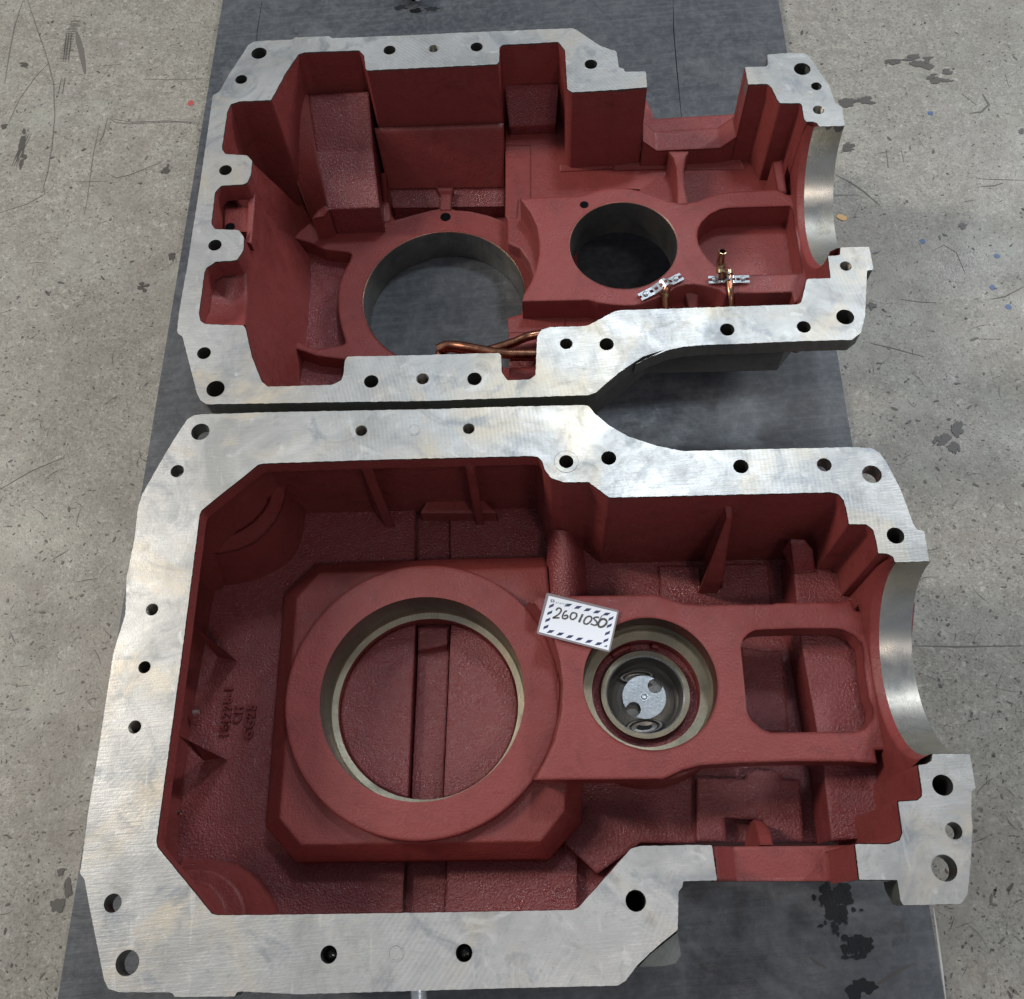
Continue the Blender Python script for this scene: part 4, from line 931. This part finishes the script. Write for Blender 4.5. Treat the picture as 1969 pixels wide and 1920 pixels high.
# cast letters on the left floor
def text_mesh(name, txt, size, ext_, mt, parent, origin, xdir, ydir, bold=0, sx=1.0):
    cu = bpy.data.curves.new(name, 'FONT'); cu.body = txt; cu.size = size; cu.extrude = ext_; cu.offset = bold; cu.space_character = 1.15
    o = bpy.data.objects.new(name, cu); COL.objects.link(o)
    bpy.context.view_layer.update()
    me = bpy.data.meshes.new_from_object(o.evaluated_get(bpy.context.evaluated_depsgraph_get()))
    bpy.data.objects.remove(o, do_unlink=True)
    x = xdir.normalized(); y = (ydir - x * ydir.dot(x)).normalized(); zz = x.cross(y)
    M = Matrix((x * sx, y, zz)).transposed().to_4x4(); M.translation = origin
    me.transform(M); me.materials.clear(); me.materials.append(mt)
    return link(name, me, parent)
hT = LFL - .0005
for txt, p0, p1, hgt in (('161228-1', (975,775), (1015,385), 60), ('CH', (1050,685), (1068,590), 55), ('GG25', (1125,785), (1150,570), 60)):
    o0, o1 = P3(F('l4', p0)[0], hT), P3(F('l4', p1)[0], hT); xd = o1 - o0; yd = Vector((-xd.y, xd.x, 0))
    L_ = xd.length; size = L_ / (len(txt) * .66)
    text_mesh('cast_lettering', txt, size, .0042, REDL, lh, o0, xd, yd, .0007)
# glinting screw end in the recess
q = P3(F('v5', (400, 1620))[0], 1.19)
mb = sweep([q, q + Vector((.009, 0, 0))], .0035, 12, None, SHINY); mb.build('screw_end', lh)
q = P3(F('l4', (650, 1240))[0], 1.20)
mb = sweep([q, q + Vector((.006, 0, 0))], .0025, 12, None, BORE2); mb.build('screw_end', lh)

#=================================================================== card
HC = 1.0905
cd = empty('inventory_card', P3(F('c1', (950, 700))[0], HC)); tag(cd, 'white laminated card handwritten 2601050 with blue dashed border, lying beside small bore', 'card')
def cp(*pts): return [un(q, HC) for q in F('c1', *pts)]
mb = MB(); mb.prism([un(q, HC) for q in rnd(F('c1', (240,45),(1845,440),(1640,1365),(15,950)), 4)], HC, HC + .0010, LAM, bottom=True); mb.build('laminate', cd)
mb = MB(); mb.prism(cp((290,115),(1800,480),(1610,1320),(70,915)), HC - .0001, HC + .0001, PAPER); mb.build('paper', cd)
mb = MB()
def para(x, y, top=True):
    if top: return cp((x - 92, y + 30), (x - 20, y - 32), (x + 92, y - 25), (x + 20, y + 32))
    return cp((x - 62, y + 52), (x - 42, y - 10), (x + 62, y - 52), (x + 42, y + 12))
dash = [(720,322,1),(933,372,1),(1146,425,1),(1352,472,1),(1565,520,1),(330,905,1),(542,960,1),(752,1018,1),(963,1070,1),(1177,1123,1),(1390,1175,1),
        (348,338,0),(310,492,0),(266,650,0),(225,805,0),(1662,620,0),(1625,778,0),(1585,942,0),(1550,1102,0)]
for x, y, t in dash: mb.prism(para(x, y, t), HC - .00035, HC - .0001, NAVY)
mb.prism(cp((1505,1232),(1580,1205),(1570,1252)), HC - .00035, HC - .0001, NAVY)
mb.build('printed_border', cd)
mb = MB()
ring_o = cp((330,195),(412,205),(415,262),(330,258)); ring_i = cp((352,215),(392,220),(394,245),(352,242))
mb.prism(ring_o, HC - .0003, HC - .0001, LOGO, holes=[ring_i]); mb.build('printed_mark', cd)
o0, o1 = P3(F('c1', (435, 275))[0], HC - .0002), P3(F('c1', (610, 308))[0], HC - .0002); yd = P3(F('c1', (445, 225))[0], HC) - o0
text_mesh('printed_word', 'Dantec'[:0] + 'Danes', .0068, .00004, LOGO, cd, o0, o1 - o0, yd, 0, 1.0)
mb = MB()
def stroke(pts, w=.0011):
    q = [P3(p_, HC - .0005) for p_ in F('c1', *pts)]; q = spline(q, 7)
    n = len(q); L_, R_ = [], []
    for i, p_ in enumerate(q):
        t = (q[min(i + 1, n - 1)] - q[max(i - 1, 0)]).normalized(); nn = Vector((-t.y, t.x, 0))
        ww = w * random.uniform(.9, 1.1); L_.append(p_ + nn * ww); R_.append(p_ - nn * ww)
    global _z; _z += .00002
    off = Vector((0, 0, _z))
    mb.add([v + off for v in L_ + R_], [(i, i + 1, n + i + 1, n + i) for i in range(n - 1)], INK)
_z = 0
stroke([(450,440),(485,392),(545,395),(560,450),(500,530),(385,600),(450,603),(525,602)])
stroke([(690,445),(640,470),(595,550),(600,610),(655,620),(705,590),(690,545),(625,560)])
stroke([(855,490),(800,500),(765,570),(780,625),(830,635),(890,590),(905,520),(855,490)])
stroke([(1040,520),(1000,600),(955,700)], .0014)
stroke([(1190,560),(1110,600),(1065,680),(1080,730),(1140,735),(1220,670),(1235,600),(1190,560)])
stroke([(1400,590),(1320,590),(1285,620),(1340,680),(1355,740),(1300,765),(1215,735)])
stroke([(1470,545),(1410,640),(1375,750)], .0005)
stroke([(1505,620),(1430,650),(1385,730),(1400,795),(1470,800),(1550,740),(1565,670),(1505,620)], .0014)
mb.build('handwriting', cd)

#=================================================================== copper tubes and clamps in the far casting
def tubeobj(name, label, pts, r, grp=None):
    base = P3(pts[len(pts) // 2][:2], pts[len(pts) // 2][2]); e = empty(name, base); tag(e, label, 'copper tube', grp)
    sm = spline([P3(q[:2], q[2]) for q in pts], 8)
    return e, sm
e, sm = tubeobj('copper_tube', 'copper tube looped into a bend over the big through bore behind the joint face',
    F('u5', (1160,1075,1.13),(990,1105,1.13),(910,1122,1.13),(820,1160,1.135),(700,1200,1.14),(560,1235,1.145),(430,1222,1.145),(340,1205,1.14),(275,1225,1.14),(262,1262,1.14),(330,1290,1.135)) , 8)
sweep(sm, .0076, 16, None, COP).build('pipe', e)
e, sm = tubeobj('copper_tube', 'straight copper tube crossing over the first one just behind the joint face',
    F('u5', (240,1215,1.128),(300,1190,1.126),(370,1188,1.124),(480,1205,1.120),(600,1228,1.118),(720,1246,1.116),(850,1252,1.116),(1080,1252,1.116)), 8)
sweep(sm, .0082, 16, None, COP).build('pipe', e)
# tube under the long slanted clamp
e, sm = tubeobj('copper_tube', 'short copper tube rising to the slanted perforated clamp', F('v2', (655,1370,1.0985),(635,1420,1.101),(625,1490,1.106),(628,1700,1.12),(628,1850,1.14)), 8)
sweep(sm, .0066, 16, None, COP).build('pipe', e)
q0, q1 = P3(F('v2', (625, 1440))[0], 1.1025), P3(F('v2', (622, 1500))[0], 1.107); sweep([q0, q1], .0078, 16, None, BRZ).build('sleeve_joint', e)
e, sm = tubeobj('copper_tube', 'copper tube running from the level perforated clamp towards the joint face', F('v2', (1590,1130,1.0985),(1598,1200,1.0995),(1605,1300,1.1005),(1620,1450,1.103),(1635,1600,1.11),(1640,1850,1.13)), 8)
sweep(sm, .0062, 16, None, COP).build('pipe', e)
q0, q1 = P3(F('v2', (1588, 1125))[0], 1.098), P3(F('v2', (1595, 1172))[0], 1.0985); sweep([q0, q1], .0074, 16, None, BRZ).build('sleeve_joint', e)
# bent stub with open end
pts = F('v2', (1495,1200,1.0985),(1485,1120,1.092),(1478,1040,1.083),(1475,960,1.077),(1482,890,1.070),(1503,818,1.062))
e, sm = tubeobj('copper_tube', 'short bent copper stub with open end standing over the pocket', pts, 8)
sweep(sm, .0062, 18, None, COP, cap=False).build('pipe', e)
mb = MB(); tip = sm[-1]; dr = (sm[-1] - sm[-3]).normalized(); a_ = dr.orthogonal().normalized(); b_ = dr.cross(a_)
def rg(r, off): return [tip + dr * off + (a_ * math.cos(2 * PI * i / 24) + b_ * math.sin(2 * PI * i / 24)) * r for i in range(24)]
mb.add(rg(.0064, 0) + rg(.0053, .0004), [(i, (i + 1) % 24, 24 + (i + 1) % 24, 24 + i) for i in range(24)], BRZ)
mb.add(rg(.0053, .0004) + rg(.0053, -.010), [(i, (i + 1) % 24, 24 + (i + 1) % 24, 24 + i) for i in range(24)], COP, True)
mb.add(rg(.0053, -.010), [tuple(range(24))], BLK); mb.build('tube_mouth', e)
for (ya, yb, ha, hb_, r) in ((985,1075,1.080,1.0855,.0074), (1095,1150,1.087,1.089,.0078)):
    sweep([P3(F('v2', (1477, ya))[0], ha), P3(F('v2', (1482, yb))[0], hb_)], r, 16, None, BRZ).build('sleeve_joint', e)
def strap(name, label, A, B, wid, n_holes, wave, hh, screws):
    e = empty(name, P3(((A[0] + B[0]) / 2, (A[1] + B[1]) / 2), hh)); tag(e, label, 'clamp', 'perforated steel clamps')
    a, b_ = P3(A, hh), P3(B, hh); L_ = (b_ - a).length; x = (b_ - a).normalized(); y = Vector((-x.y, x.x, 0)); hw = wid / 2
    # outline with notched ends, built as cells so that it can follow the wave
    cols = 200
    def zz(t): return sum(amp * math.exp(-((t - c_) / w_) ** 2) for c_, w_, amp in wave)
    holes = [((i + .5) / n_holes, (i % 2)) for i in range(n_holes)]
    vs, fs = [], []; rowsn = 26
    for i in range(cols + 1):
        t = i / cols
        for j in range(rowsn + 1):
            s_ = j / rowsn * 2 - 1; p_ = a + x * (L_ * t) + y * (hw * s_ ) + Vector((0, 0, zz(t))); vs.append(p_)
    for i in range(cols):
        for j in range(rowsn):
            t = (i + .5) / cols; s_ = (j + .5) / rowsn * 2 - 1; X, Y = t * L_, s_ * hw; cut = False
            for k_, (ht, kind) in enumerate(holes):
                dx = X - ht * L_
                if any(abs(ht - sc_) < .075 for sc_ in screws): continue
                if kind and (dx * dx + Y * Y) < (hw * .42) ** 2: cut = True
                if not kind and abs(dx) < hw * .40 and abs(Y) < hw * .36: cut = True
            if (X < hw * .5 or X > L_ - hw * .5) and abs(Y) < hw * .33: cut = True
            if not cut: q = i * (rowsn + 1) + j; fs.append((q, q + rowsn + 1, q + rowsn + 2, q + 1))
    mb = MB(); mb.add(vs, fs, ZINC, False); o = mb.build('strap', e); sd = o.modifiers.new('thick', 'SOLIDIFY'); sd.thickness = .0016; sd.offset = 0
    for sc_ in screws:
        c_ = a + x * (L_ * sc_); mb = MB(); n = 28; r = hw * .62
        def rr_(k_, dz): return [c_ + Vector((math.cos(2 * PI * i / n) * r * k_, math.sin(2 * PI * i / n) * r * k_, dz + zz(sc_))) for i in range(n)]
        prof = [(1.0, .0008), (1.0, .0028), (.8, .0044), (.45, .0052)]
        for (k0, z0), (k1, z1) in zip(prof, prof[1:]): mb.add(rr_(k0, z0) + rr_(k1, z1), [(i, (i + 1) % n, n + (i + 1) % n, n + i) for i in range(n)], ZINC, True)
        mb.add(rr_(.45, .0052), [tuple(range(n))], ZINC)
        mb.build('screw', e)
    return e
strap('pipe_clamp', 'slanted perforated zinc clamp with two screws on the rim of the small through bore', F('v2', (240,1520))[0], F('v2', (880,1195))[0], .0150, 9, [(.60, .09, .008), (.45, .1, .003)], HR2 - .004, (.13, .85))
strap('pipe_clamp', 'level perforated zinc clamp holding the bent copper stub beside the pocket', F('v2', (1285,1252))[0], F('u6', (980,662))[0], .0145, 9, [(.48, .07, .011), (.30, .05, .002)], HR2 - .004, (.14, .84))

#=================================================================== small things round the castings
q = P3(F('p', (806, 1909))[0], 1.045)
e = empty('threaded_fitting', q); tag(e, 'small threaded steel fitting sticking out of the near casting front, at the bottom edge', 'fitting')
ax = Vector((0, -1, 0)); mb = MB()
sweep([q + Vector((0, .03, 0)), q + ax * .012], .010, 24, mb, SHINY); mb.build('stub', e)
mb = MB(); sweep([q + ax * .012, q + ax * .015], .019, 24, mb, SHINY); mb.build('washer', e)
mb = MB()
for i in range(8): sweep([q + ax * (.016 + i * .003), q + ax * (.0175 + i * .003), q + ax * (.019 + i * .003)], [.0155, .0135, .0155], 24, mb, BORE2, cap=False)
mb.build('thread', e)
q = P3(F('p', (802, -12))[0], HP - .02); n = 24
e = empty('hex_plug', q); tag(e, 'dark plug with pale end lying on the plate at the top edge of the view', 'plug')
mb = MB(); sweep([q + Vector((-.02, .03, 0)), q], .018, 6, mb, BLK); mb.build('plug_head', e)
mb = MB(); sweep([q, q + Vector((.002, -.012, 0))], .009, 16, mb, PAPER); mb.build('plug_tip', e)
c_ = F('f2', (55, 917))[0]; mb = MB(); base = un(c_, hs); pts = []
for i in range(14):
    t = 2 * PI * i / 14; pts.append((base[0] + .0085 * math.cos(t) * random.uniform(.8, 1.1), base[1] + .006 * math.sin(t) * random.uniform(.8, 1.15) - .003 * math.cos(t)))
mb.prism(pts, hs - .0006, hs, OCH); tag(mb.build('paper_scrap'), 'small ochre scrap lying on the concrete beside the far bearing saddle', 'scrap')
